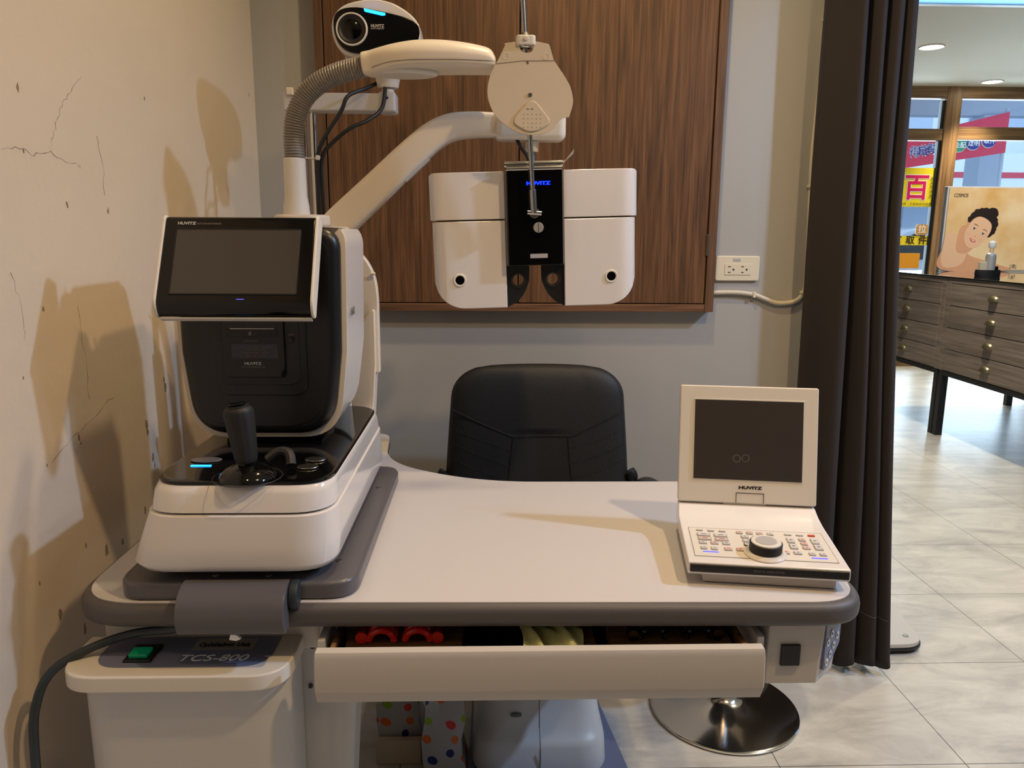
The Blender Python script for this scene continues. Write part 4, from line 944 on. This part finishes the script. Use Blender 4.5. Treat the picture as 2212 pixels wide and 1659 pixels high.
# ================================================================== PHOROPTER (local frame, rolled a little)
PC = Vector((.0885, 1.50, 1.245))
ph = thing('phoropter', PC, 'white and black digital phoropter hanging from the arm in front of the oak cabinet', 'phoropter', rot=(0, R(-1.9), 0))
def half(s):
    # upper block
    up_ = rpoly([(s*.0555, .036, .0), (s*.196, .036, .0), (s*.196, .123, .007), (s*.0555, .123, .0)], 6)
    def cover(x0, x1, zlo, zhi, yf):
        xs = [x0, x0+.0012]+[x0+.0012+(x1-x0-.0024)*i/26 for i in range(1, 26)]+[x1-.0012, x1]; rings = []
        for i, x in enumerate(xs):
            c_ = max(0, (x-(x1-.034))/.034); y0 = yf+.028*(1-math.sqrt(max(0, 1-min(1, c_)**2)))
            e_ = .0012 if i in (0, len(xs)-1) else 0; zl, zh = zlo(x)+e_, zhi(x)-e_
            rings.append([(s*x, y0+e_+.0015, zl), (s*x, y0+e_, zl+.0015), (s*x, y0+e_, zh-.0015), (s*x, y0+e_+.0015, zh), (s*x, .060, zh), (s*x, .060, zl)])
        return loft(rings)
    def low_edge(x):
        r_ = .060; c_ = x-(.1955-r_)
        return -.132+(r_-math.sqrt(max(0, r_*r_-c_*c_)) if c_ > 0 else 0)
    obj('upper_cover', cover(.0555, .199, lambda x: .036, lambda x: .123-max(0, (x-.190)/.009)**2*.004, -.012), 'white', ph, sharp=45)
    lw = rpoly([(s*.0555, .033, .0), (s*.196, .033, .0), (s*.1935, -.050, .0), (s*.190, -.132, .062), (s*.098, -.132, .03), (s*.0555, -.130, .0)], 12)
    o_ = obj('lower_cover', cover(.0555, .1955, low_edge, lambda x: .033, -.014), 'white', ph, sharp=45)
    obj('gap_strip', box(min(s*.06, s*.185), max(s*.06, s*.185), .000, .05, .0332, .0358), 'copper' , ph, smooth=False)
    obj('gap_shadow', box(min(s*.058, s*.150), max(s*.058, s*.150), -.0095, -.008, .0332, .0358), 'seam', ph, smooth=False)
    wx, wz = s*.1455, -.077
    obj('window_ring', lathe([(.0085, -.0138), (.0088, -.0160), (.0112, -.0165), (.0125, -.0138)], (wx, 0, wz), 'Y', 32, ring=True), 'satin_white', o_)
    obj('corneal_window', lathe([(0, -.0145), (.0086, -.0145), (.0086, -.0139), (0, -.0139)], (wx, 0, wz), 'Y', 32), 'gloss', o_)
    # black lens arms with a round sight hole
    out = rpoly([(s*.0552, -.0535, .0), (s*.0112, -.0535, .002), (s*.0125, -.082, .0), (s*.020, -.103, .02), (s*.034, -.121, .02), (s*.0552, -.132, .0)], 6)
    hc = Vector((s*.0335, -.0800)); hr = .0108
    b = bmesh.new(); n = len(out)
    # ring mesh: match outer outline to hole by angle
    N = 64
    def ray_hit(a):
        d = Vector((math.cos(a), math.sin(a))); best = None
        for i in range(n):
            p, q = Vector(out[i]), Vector(out[(i+1) % n]); e = q-p; den = d.x*e.y-d.y*e.x
            if abs(den) < 1e-12: continue
            t_ = ((p.x-hc.x)*e.y-(p.y-hc.y)*e.x)/den; u_ = ((p.x-hc.x)*d.y-(p.y-hc.y)*d.x)/den
            if t_ > 0 and -1e-6 <= u_ <= 1+1e-6 and (best is None or t_ < best): best = t_
        return hc+d*(best or hr*1.3)
    L = []
    for y in (-.006, .012):
        L.append(([b.verts.new((ray_hit(2*PI*k/N).x, y, ray_hit(2*PI*k/N).y)) for k in range(N)], [b.verts.new((hc.x+hr*math.cos(2*PI*k/N), y, hc.y+hr*math.sin(2*PI*k/N))) for k in range(N)]))
    for k in range(N):
        j = (k+1) % N
        b.faces.new((L[0][0][k], L[0][0][j], L[0][1][j], L[0][1][k])); b.faces.new((L[1][0][k], L[1][1][k], L[1][1][j], L[1][0][j]))
        b.faces.new((L[0][0][k], L[1][0][k], L[1][0][j], L[0][0][j])); b.faces.new((L[0][1][k], L[0][1][j], L[1][1][j], L[1][1][k]))
    bmesh.ops.recalc_face_normals(b, faces=b.faces)
    a_ = obj('lens_arm', b, 'black', ph, wn=False)
    obj('eyepiece_ring', lathe([(.0110, -.006), (.0112, -.008), (.0150, -.008), (.0155, -.006)], (hc.x, 0, hc.y), 'Y', 36, ring=True), 'rubber', a_)
half(-1); half(1)
obj('inner_strip', box(-.0554, -.0520, -.018, .05, -.05, .12), 'hose', ph, smooth=False)
obj('inner_strip', box(.0525, .0554, -.018, .05, -.05, .12), 'hose', ph, smooth=False)
cp = obj('centre_panel', box(-.0515, .052, -.030, .045, -.052, .124, .0015), 'gloss', ph)
text('lettering', 'HUVITZ', (.007, -.0306, .0985), .0085, 'bluelit', cp, fit=.045, bold=.0004)
k_ = obj('knob', cyl((.0055, 0, .018), .0096, -.041, -.0301, 'Y', 32, .001), 'knobmetal', cp)
obj('knob_slot', box(.0050, .0060, -.0413, -.0409, .009, .027), 'dgrey', k_, smooth=False)
obj('level_window', box(-.0105, .0225, -.0307, -.0300, -.0385, -.0305, .0002), 'key', cp, smooth=False)
obj('top_clamp', tube([(-.0545, -.016, .134), (.0545, -.016, .134)], .0065, 20), 'chrome', ph)
obj('top_clamp', tube([(-.0515, -.0265, .1255), (.0515, -.0265, .1255)], .0045, 16), 'chrome', ph)
obj('clamp_base', box(-.0505, .0505, -.022, .04, .1242, .137, .002), 'chrome', ph)
b = loft([[(.030, -.030, .1190), (.052, -.029, .131), (.073, -.026, .150)], [(.050, -.010, .1370), (.062, -.008, .1420), (.078, -.004, .162)]], cap=False, closed=False)
o_ = obj('clear_cover', b, 'clear', ph, wn=False); q_ = o_.modifiers.new('thickness', 'SOLIDIFY'); q_.thickness = .0008
b = loft([[(-.075, -.010, .108), (-.054, -.012, .130)], [(-.066, .012, .123), (-.052, .010, .134)]], cap=False, closed=False)
o_ = obj('clear_cover', b, 'clear', ph, wn=False); q_ = o_.modifiers.new('thickness', 'SOLIDIFY'); q_.thickness = .0008
obj('cord', tube(spline([(-.030, .018, .185), (-.020, .010, .165), (-.010, .006, .150), (-.006, .004, .132)], 6), .0035, 8), 'cable', ph)
# near-point rod
nr = thing('near_point_rod', (.084, 1.462, 1.289), 'slim steel rod rising from the phoropter front to the near chart', 'rod')
r0, r1 = Vector((.0845, 1.452, 1.283)), Vector((.0585, 1.425, 1.650))
def on(t_): return r0+(r1-r0)*t_
obj('rod', tube([on(.10), on(1)], .0043, 16), 'steel', nr)
obj('sleeve', tube([on(.015), on(.045), on(.13), on(.132)], [.0050, .0062, .0062, .0045], 16), 'steel', nr)
obj('pivot', tube([(.0725, 1.4595, 1.2905), (.0985, 1.4595, 1.2890)], .0042, 16), 'chrome', nr)
obj('pivot_disc', cyl((.0855, 0, 1.2895), .0095, 1.4585, 1.4675, 'Y', 28, .001), 'steel', nr)
# near-point chart card
nc = thing('near_point_chart', (.07, 1.425, 1.50), 'round beige near-vision chart holder clipped on the steel rod', 'chart')
YC = 1.418
outl = rpoly([(.0255, 1.5745, .004), (.0520, 1.5785, .002), (.0560, 1.5600, .008), (.0760, 1.5600, .008), (.0800, 1.5790, .002), (.1050, 1.5745, .003), (.1135, 1.5480, .0)], 4)
arc = [(.1300, 1.5260), (.1430, 1.5050), (.1485, 1.4830), (.1465, 1.4680), (.1420, 1.4540), (.1330, 1.4530), (.1250, 1.4480), (.1120, 1.4330), (.0950, 1.4255), (.0750, 1.4235), (.0560, 1.4260), (.0350, 1.4360), (.0140, 1.4530), (.0020, 1.4740), (-.0020, 1.4950), (.0015, 1.5180), (.0090, 1.5350), (.0180, 1.5500)]
arc = [(p.x, p.z) for p in spline([(x, 0, z) for x, z in arc[:4]], 5)]+[(p.x, p.z) for p in spline([(x, 0, z) for x, z in arc[4:]], 5)]
M['cardtone'] = mat('beige_card_plastic', (208, 194, 172), 0.4)
obj('card_disc', prism(outl+arc, YC, YC+.0055, 'Y', .0012, 2), 'cardtone', nc)
tri = rpoly([(.0400, 1.4440, .016), (.0760, 1.4240, .040), (.1120, 1.4440, .016), (.0980, 1.4620, .01), (.0770, 1.4860, .024), (.0560, 1.4640, .01)], 6)
tp = obj('raised_pad', prism(tri, YC-.0030, YC+.0002, 'Y', .002, 3), 'cardtone', nc)
b = bmesh.new()
for r_ in range(4):
    for c_ in range(5): cyl((.0620+.0074*c_, 0, 1.4355+.0074*r_), .0006, YC-.0036, YC-.0029, 'Y', 8, bm=b)
box(.0665, .0710, YC-.0036, YC-.0029, 1.4660, 1.4667, bm=b); box(.0740, .0790, YC-.0036, YC-.0029, 1.4660, 1.4667, bm=b)
obj('dot_marks', b, 'darkprint', tp, smooth=False)
obj('hub_screw', cyl((.0730, 0, 1.4905), .0036, YC-.002, YC+.001, 'Y', 16, .0006), 'steel', nc)
b = tube([(.0120, YC-.0004, 1.5410), (.060, YC-.0004, 1.5465), (.1140, YC-.0004, 1.5475)], .0005, 6); obj('card_seam', b, 'hose', nc)
text('lettering', '6', (.0680, YC-.0006, 1.5440), .0085, 'darkprint', nc)
for x in (.030, .100): obj('rivet_mark', lathe([(.0050, YC-.0004), (.0054, YC-.0008), (.0058, YC-.0004)], (x, 0, 1.5540), 'Y', 24, ring=True), 'ivory', nc)
q = on(.83)
obj('clip_body', prism(rrect(.0475, .0815, YC-.006, YC+.022, .008, 6), 1.5720, 1.5880, 'Z', .002), 'satin_white', nc)
obj('clip_screw', cyl((.0645, 0, 1.5820), .0038, YC-.0100, YC-.0055, 'Y', 20, .001), 'ivory', nc)
obj('clip_ring', lathe([(.0100, 1.5685), (.0115, 1.5700), (.0115, 1.5715), (.0100, 1.5718)], (.0640, YC+.008, 0), ring=True), 'chrome', nc)
obj('clip_cone', lathe([(0, 1.5882), (.0085, 1.5882), (.0065, 1.5940), (0, 1.5940)], (.0632, YC+.0085, 0)), 'steel', nc)

# ================================================================== CONTROLLER (local frame, turned a little)
CO = Vector((.3945, 1.0635, DZ))
ct = thing('phoropter_controller', CO, 'white flip-screen phoropter control panel on the right end of the desk', 'control panel', rot=(0, 0, R(-8.5)))
def along(prof, x0, x1, bev=0.0):
    return prism(prof, x0, x1, 'X', bev)
pf = rpoly([(-.098, .0130, .004), (-.1035, .0180, .003), (-.1030, .0332, .003), (.034, .0404, .02), (.058, .0440, .02), (.079, .0540, .005), (.100, .0520, .008), (.104, .0130, .004)], 7)
b = along(pf, -.1067, .1067, .002)
for v in b.verts:
    if v.co.y > .05: v.co.x *= 1.0-.02*min(1, (v.co.y-.05)/.03)
body = obj('base_body', b, 'white', ct)
obj('front_strip', box(-.1045, .1045, -.1062, -.1025, .0195, .0310, .0015), 'black', body)
text('lettering', 'DIGITAL REFRACTOR', (.0, -.1066, .0255), .0036, 'greyprint', body, fit=.040)
obj('foot_plate', box(-.085, .092, -.094, .095, .0008, .0128, .002), 'cab', ct)
# keypad surface frame
sl = math.atan2(.0072, .137)
KM = Matrix.Translation((0, -.1030, .0332)) @ Matrix.Rotation(sl, 4, 'X')
def kq(px_, py_):
    """art layout of the key field: crop units to local plane (x, d)"""
    v = (py_-(70+.064*(px_-30)))/(375.); v = max(-.2, min(1.2, v))
    xl = 30+90*v; xr = 1825+260*v; u = (px_-xl)/(xr-xl)
    return -.0945+.189*u, .1110-.0920*v
def slab(x0, x1, d0, d1, h0, h1, r, bev=0.0):
    b = prism(rrect(x0, x1, d0, d1, r, 4), h0, h1, 'Z', bev, 2); b.transform(KM); return b
o_ = obj('key_field', slab(-.0955, .0955, .0180, .1120, -.0002, .0006, .002), 'satin_white', body)
b = bmesh.new()
for a in ((-.0958, .0958, .1117, .1121), (-.0958, .0958, .0177, .0181), (-.0960, -.0956, .0177, .1121), (.0956, .0960, .0177, .1121)): join(b, slab(a[0], a[1], a[2], a[3], -.0002, .0008, .0001))
obj('key_field_line', b, 'hose', body, smooth=False)
keys = [(175, 117, 95, 18, 'k'), (332, 130, 95, 18, 'k'), (490, 140, 95, 18, 'k'), (232, 183, 190, 42, 'k'), (468, 200, 190, 42, 'k'), (250, 238, 190, 40, 'p'), (485, 256, 190, 40, 'p'),
        (222, 290, 105, 38, 'k'), (385, 300, 105, 38, 'p'), (548, 310, 105, 38, 'k'), (236, 362, 88, 36, 'k'), (382, 374, 88, 36, 'k'), (578, 386, 105, 38, 'p'), (745, 396, 105, 38, 'p'),
        (730, 163, 88, 34, 'p'), (870, 172, 88, 34, 'p'), (1010, 182, 88, 34, 'p'), (1153, 191, 88, 34, 'k'), (806, 224, 105, 36, 'k'), (968, 234, 105, 36, 'k'), (1130, 245, 105, 36, 'k'),
        (868, 280, 185, 40, 'k'), (1112, 297, 185, 40, 'k'), (845, 330, 95, 36, 'b'), (1393, 202, 100, 18, 'k'), (1555, 213, 100, 18, 'k'), (1712, 221, 100, 20, 'r'),
        (1436, 284, 100, 66, 'k'), (1592, 278, 95, 36, 'p'), (1765, 303, 105, 68, 'k'), (1480, 366, 105, 66, 'k'), (1625, 332, 95, 36, 'p'), (1658, 388, 100, 38, 'p'), (1820, 386, 110, 68, 'k'),
        (1370, 443, 105, 40, 'p'), (1540, 452, 105, 38, 'k'), (1738, 470, 88, 34, 'k'), (1888, 480, 88, 34, 'k')]
for (cx_, cy_, w_, h_, k) in keys:
    x, d = kq(cx_, cy_); hw = w_/1900*.189/2; hh = h_/375*.0920/2
    m_ = {'k': 'key', 'p': 'key', 'b': 'black', 'r': 'redkey'}[k]
    kk = obj('key', slab(x-hw, x+hw, d-hh, d+hh, .0006, .0022, .0012, .0004), m_, body)
    if k == 'r': continue
    f_ = obj('key_cap', slab(x-hw*.86, x+hw*.80, d-hh*.75, d+hh*.82, .0022, .0026, .001), 'pinkkey' if k == 'p' else 'keyface', kk, smooth=False)
    if h_ > 30:
        obj('key_mark', slab(x-hw*.4, x+hw*.4, d-hh*.15, d+hh*.15, .0026, .0028, .0002), 'redkey' if (k == 'p' and cy_ > 320) else 'greyprint', kk, smooth=False)
for (cx_, cy_) in ((330, 413), (1840, 523)):
    x, d = kq(cx_, cy_); obj('key_light', slab(x-.0108, x+.0108, d-.0010, d+.0010, .0006, .0014, .0006), 'keyblue', body, smooth=False)
x, d = kq(1088, 448)
b = lathe([(.0285, .0), (.029, .002), (.026, .0052), (.0235, .0055), (0, .0055)], (x, d, 0), n=40); b.transform(KM); obj('dial_seat', b, 'satin_white', body)
b = lathe([(0, .0056), (.0215, .0056), (.0222, .0065), (.0222, .0178), (.0212, .0186), (0, .0186)], (x, d, 0), n=48); b.transform(KM); dl = obj('dial', b, 'rubber', body)
b = lathe([(0, .0187), (.0205, .0187), (.0200, .0198), (.0150, .0201), (0, .0201)], (x, d, 0), n=48); b.transform(KM); obj('dial_ring', b, 'satin_white', dl)
b = lathe([(0, .0201), (.0145, .0201), (.0140, .0207), (0, .0207)], (x, d, 0), n=48); b.transform(KM); obj('dial_button', b, 'key', dl)
obj('hinge', tube([(-.035, .0850, .0540), (.030, .0850, .0540)], .0050, 16), 'satin_white', body)
# flip screen
SM = Matrix.Translation((0, .0830, .0530)) @ Matrix.Rotation(R(-12.0), 4, 'X')
def sl_(b): b.transform(SM); return b
fs = obj('flip_screen', sl_(prism(rrect(-.1060, .1060, .0025, .187, .004, 4), -.0075, .0085, 'Y', .0022, 3)), 'satin_white', ct)
obj('display_recess', sl_(box(-.0848, .0848, -.0083, -.0074, .0375, .1665, .0003)), 'satin_white', fs)
obj('display', sl_(box(-.0830, .0830, -.0090, -.0080, .0395, .1645, .0002)), 'screen', fs, smooth=False)
text('lettering', 'HUVITZ', (.005, -.0079, .0275), .0062, 'darkprint', fs, fit=.036, bold=.0003, M4=SM)
b = bmesh.new()
for a in ((-.0165, -.0158, .0035, .0195), (.0255, .0262, .0035, .0195), (-.0165, .0262, .0188, .0195)): join(b, box(a[0], a[1], -.0082, -.0072, a[2], a[3]))
obj('hinge_outline', sl_(b), 'darkprint', fs, smooth=False)
M['smudge'] = mat('screen_smudge', (96, 92, 90), .6)
b = lathe([(.0050, -.0093), (.0056, -.0094), (.0062, -.0093)], (-.0170, 0, .073), 'Y', 20, ring=True); join(b, lathe([(.0050, -.0093), (.0055, -.0094), (.0060, -.0093)], (-.0035, 0, .074), 'Y', 20, ring=True)); sl_(b)
obj('smudge', b, 'smudge', fs)

# ================================================================== EXAM CHAIR
ch = thing('exam_chair', (.13, 1.72, 0), 'black leather exam chair behind the desk on a white moulded base', 'chair')
b = bmesh.new(); NU, NV = 64, 72; F_, B_ = [], []
def cpos(u, v):
    # u -1..1, v 0..1; superellipse-like rounded top
    hw = .234+.008*math.cos((v-.25)*PI)-.012*v
    z = .44+.482*v
    q = max(0, (z-.842)/.080)
    hw -= .098*(1-math.sqrt(max(0, 1-min(1, q)**2.2)))
    z += .004*(1-abs(u)**2.2)*min(1, max(0, (v-.5)*2))
    return hw*u, z
for j in range(NV+1):
    v = j/NV; rf, rb = [], []
    for i in range(NU+1):
        u = -1+2*i/NU; x, z = cpos(u, v)
        e = (1-abs(u)**6)**.5 if abs(u) < 1 else 0; ev = (1-v**14)**.5 if v < 1 else 0
        bulge = .036*e*ev; ns = .006*max(0, (1-(abs(u)-.0)/.42))*(1 if v < .66 else 0)
        wing = .012*max(0, abs(u)-.55)
        yb = 1.905+.035*v
        rf.append(b.verts.new((.127+x, yb-bulge-wing+ns, z))); rb.append(b.verts.new((.127+x, yb+.026*e*ev+.001, z)))
    F_.append(rf); B_.append(rb)
for j in range(NV):
    for i in range(NU):
        b.faces.new((F_[j][i], F_[j][i+1], F_[j+1][i+1], F_[j+1][i])); b.faces.new((B_[j][i], B_[j+1][i], B_[j+1][i+1], B_[j][i+1]))
for j in range(NV):
    for i in (0, NU): b.faces.new((F_[j][i], F_[j+1][i], B_[j+1][i], B_[j][i]))
for i in range(NU):
    for j in (0, NV): b.faces.new((F_[j][i], F_[j][i+1], B_[j][i+1], B_[j][i]))
bmesh.ops.recalc_face_normals(b, faces=b.faces)
bk = obj('backrest', b, 'leather', ch, wn=False, sharp=80)
def bf(x, z):
    # front surface point of the backrest at world x, z
    v = min(1, max(0, (z-.44)/.485)); hw = .235; u = max(-.98, min(.98, (x-.127)/hw))
    e = (1-abs(u)**6)**.5; ns = .006*max(0, 1-abs(u)/.42)*(1 if v < .66 else 0)
    return Vector((x, 1.905+.035*v-.036*e-.012*max(0, abs(u)-.55)+ns-.0005, z))
def seam(pts, r=.0017, dash=False, name='seam'):
    P_ = [bf(p.x, p.z) for p in spline([(x, 0, z) for x, z in pts], 10)]
    if not dash: return obj(name, tube(P_, r, 6), 'seam', bk)
    b = bmesh.new()
    for i in range(0, len(P_)-1, 2): tube([P_[i], P_[i+1]], r, 5, bm=b)
    return obj('stitch_line', b, 'seam', bk)
seam([(-.092, .814), (-.02, .780), (.058, .747), (.067, .745)])
seam([(.067, .745), (.127, .746), (.203, .747)]); seam([(.203, .747), (.22, .750), (.28, .779), (.342, .809)])
seam([(.063, .745), (.059, .70), (.052, .64), (.046, .60)]); seam([(.203, .747), (.207, .70), (.213, .64), (.218, .60)])
for k in range(3):
    dz = -.040*k
    seam([(-.088, .765+dz), (-.04, .744+dz), (.0, .730+dz), (.055-.004*k, .709+dz)], .0009, True); seam([(.345, .765+dz), (.29, .740+dz), (.25, .728+dz), (.209+.003*k, .716+dz)], .0009, True)
obj('seat', prism(rrect(-.10, .355, 1.40, 1.86, .08, 10), .40, .475, 'Z', .025, 4), 'leather', ch)
for s in (-1, 1):
    X = .127+s*.262
    obj('armrest', loft([[(X+s*.020+.030*math.cos(2*PI*k/20)*f*1.0, y, z0+.008+.017*math.sin(2*PI*k/20)*f) for k in range(20)] for y, f, z0 in ((1.56, .3, .600), (1.57, .8, .603), (1.60, 1, .609), (1.75, 1, .613), (1.875, 1, .616), (1.895, .8, .616), (1.90, .3, .615))]), 'black', ch, wn=False, sharp=80)
    obj('armrest_bracket', tube(spline([(.127+s*.20, 1.62, .42), (X+s*.005, 1.64, .46), (X+s*.012, 1.68, .55), (X+s*.012, 1.72, .60)], 6), .013, 12), 'black', ch)
    obj('back_bracket', tube(spline([(.127+s*.225, 1.94, .50), (.127+s*.243, 1.92, .58), (.127+s*.246, 1.905, .632), (.127+s*.238, 1.905, .650)], 5), .016, 12), 'black', ch)
# moulded base
def br(hw, y0, y1, z, r):
    return [(p[0]+.122, p[1], z) for p in rrect(-hw, hw, y0, y1, r, 10)]
base = obj('base_cover', loft([br(.158, 1.585, 1.96, .0125, .07), br(.160, 1.583, 1.962, .02, .07), br(.157, 1.590, 1.955, .075, .07), br(.152, 1.600, 1.945, .092, .07), br(.149, 1.628, 1.93, .105, .065), br(.142, 1.645, 1.92, .16, .062), br(.135, 1.66, 1.91, .24, .06), br(.12, 1.67, 1.90, .34, .05), br(.12, 1.67, 1.90, .398, .05)]), 'coolwhite', ch, sharp=60)
obj('cover_seam', box(.1215, .1225, 1.5815, 1.5845, .0135, .075), 'greyprint', base, smooth=False)
b = bmesh.new()
obj('cover_seam', tube([(.122, 1.5825, .02), (.122, 1.5895, .075), (.122, 1.5995, .092), (.122, 1.6275, .105), (.122, 1.6445, .16), (.122, 1.6595, .24)], .0008, 6), 'greyprint', base)
mt = Matrix.Translation((.067, 1.6345, .135)) @ Matrix.Rotation(R(15), 4, 'X') @ Matrix.Diagonal((1.7, 1, .7, 1))
b = cyl((0, 0, 0), .0075, -.002, .003, 'Y'); b.transform(mt); obj('screw_hole', b, 'greyprint', base)
obj('base_plate', prism(rpoly([(-.05, 1.50, .03), (.345, 1.50, .03), (.285, 1.98, .03), (-.04, 1.98, .03)], 6), .0005, .012, 'Z', .002), 'label', ch, label='flat slate-blue floor plate')

# ================================================================== STOOL with chrome disc base
sto = thing('round_stool', (.632, 1.848, 0), 'round stool with a polished chrome disc base right of the exam chair', 'stool')
obj('chrome_base', lathe([(0, .0004), (.190, .0004), (.1945, .004), (.1945, .008), (.188, .0115), (.12, .022), (.06, .040), (.038, .062), (.031, .095), (.030, .12), (0, .12)], (.632, 1.848, 0), n=72), 'chrome', sto, sharp=60)
obj('gas_lift', cyl((.632, 1.848, 0), .024, .12, .40, bevel=.002), 'chrome', sto)
obj('seat', lathe([(0, .40), (.13, .402), (.150, .415), (.155, .44), (.148, .462), (.12, .474), (0, .476)], (.632, 1.848, 0), n=48), 'leather', sto)

# ================================================================== GIFT BAGS under the desk
def bag(x0, x1, y0, y1, h, label, sk):
    t = thing('paper_bag', ((x0+x1)/2, (y0+y1)/2, 0), label, 'bag', 'polka dot bags under the desk')
    b = bmesh.new(); rings = []
    for k in range(9):
        v = k/8; z = .001+h*v; s = 1-.12*v+.02*math.sin(k*2.1+sk); off = .006*math.sin(k*1.7+sk); ym = (y0+y1)/2; d = (y1-y0)/2*(1-.45*v); xm = (x0+x1)/2+off; w2 = (x1-x0)/2*s
        rings.append([(xm-w2, ym-d, z), (xm-w2*.3, ym-d-.008*math.sin(v*5+sk), z), (xm+w2*.4, ym-d+.006*math.cos(v*6+sk), z), (xm+w2, ym-d, z), (xm+w2, ym, z), (xm+w2, ym+d, z), (xm, ym+d+.004, z), (xm-w2, ym+d, z), (xm-w2, ym, z)])
    obj('bag_body', loft(rings), 'dots', t, sharp=20, wn=False)
    return t
bag(-.268, -.160, 1.672, 1.775, .345, 'white polka dot bag next to the desk pedestal', .3)
bag(-.152, -.056, 1.60, 1.70, .36, 'white polka dot bag touching the white chair base', 1.9)
top('carton', box(-.268, -.160, 1.645, 1.664, .0005, .062, .002), 'beigebox', 'small cream carton standing before the left polka dot bag', 'box', (-.21, 1.655, .0005))
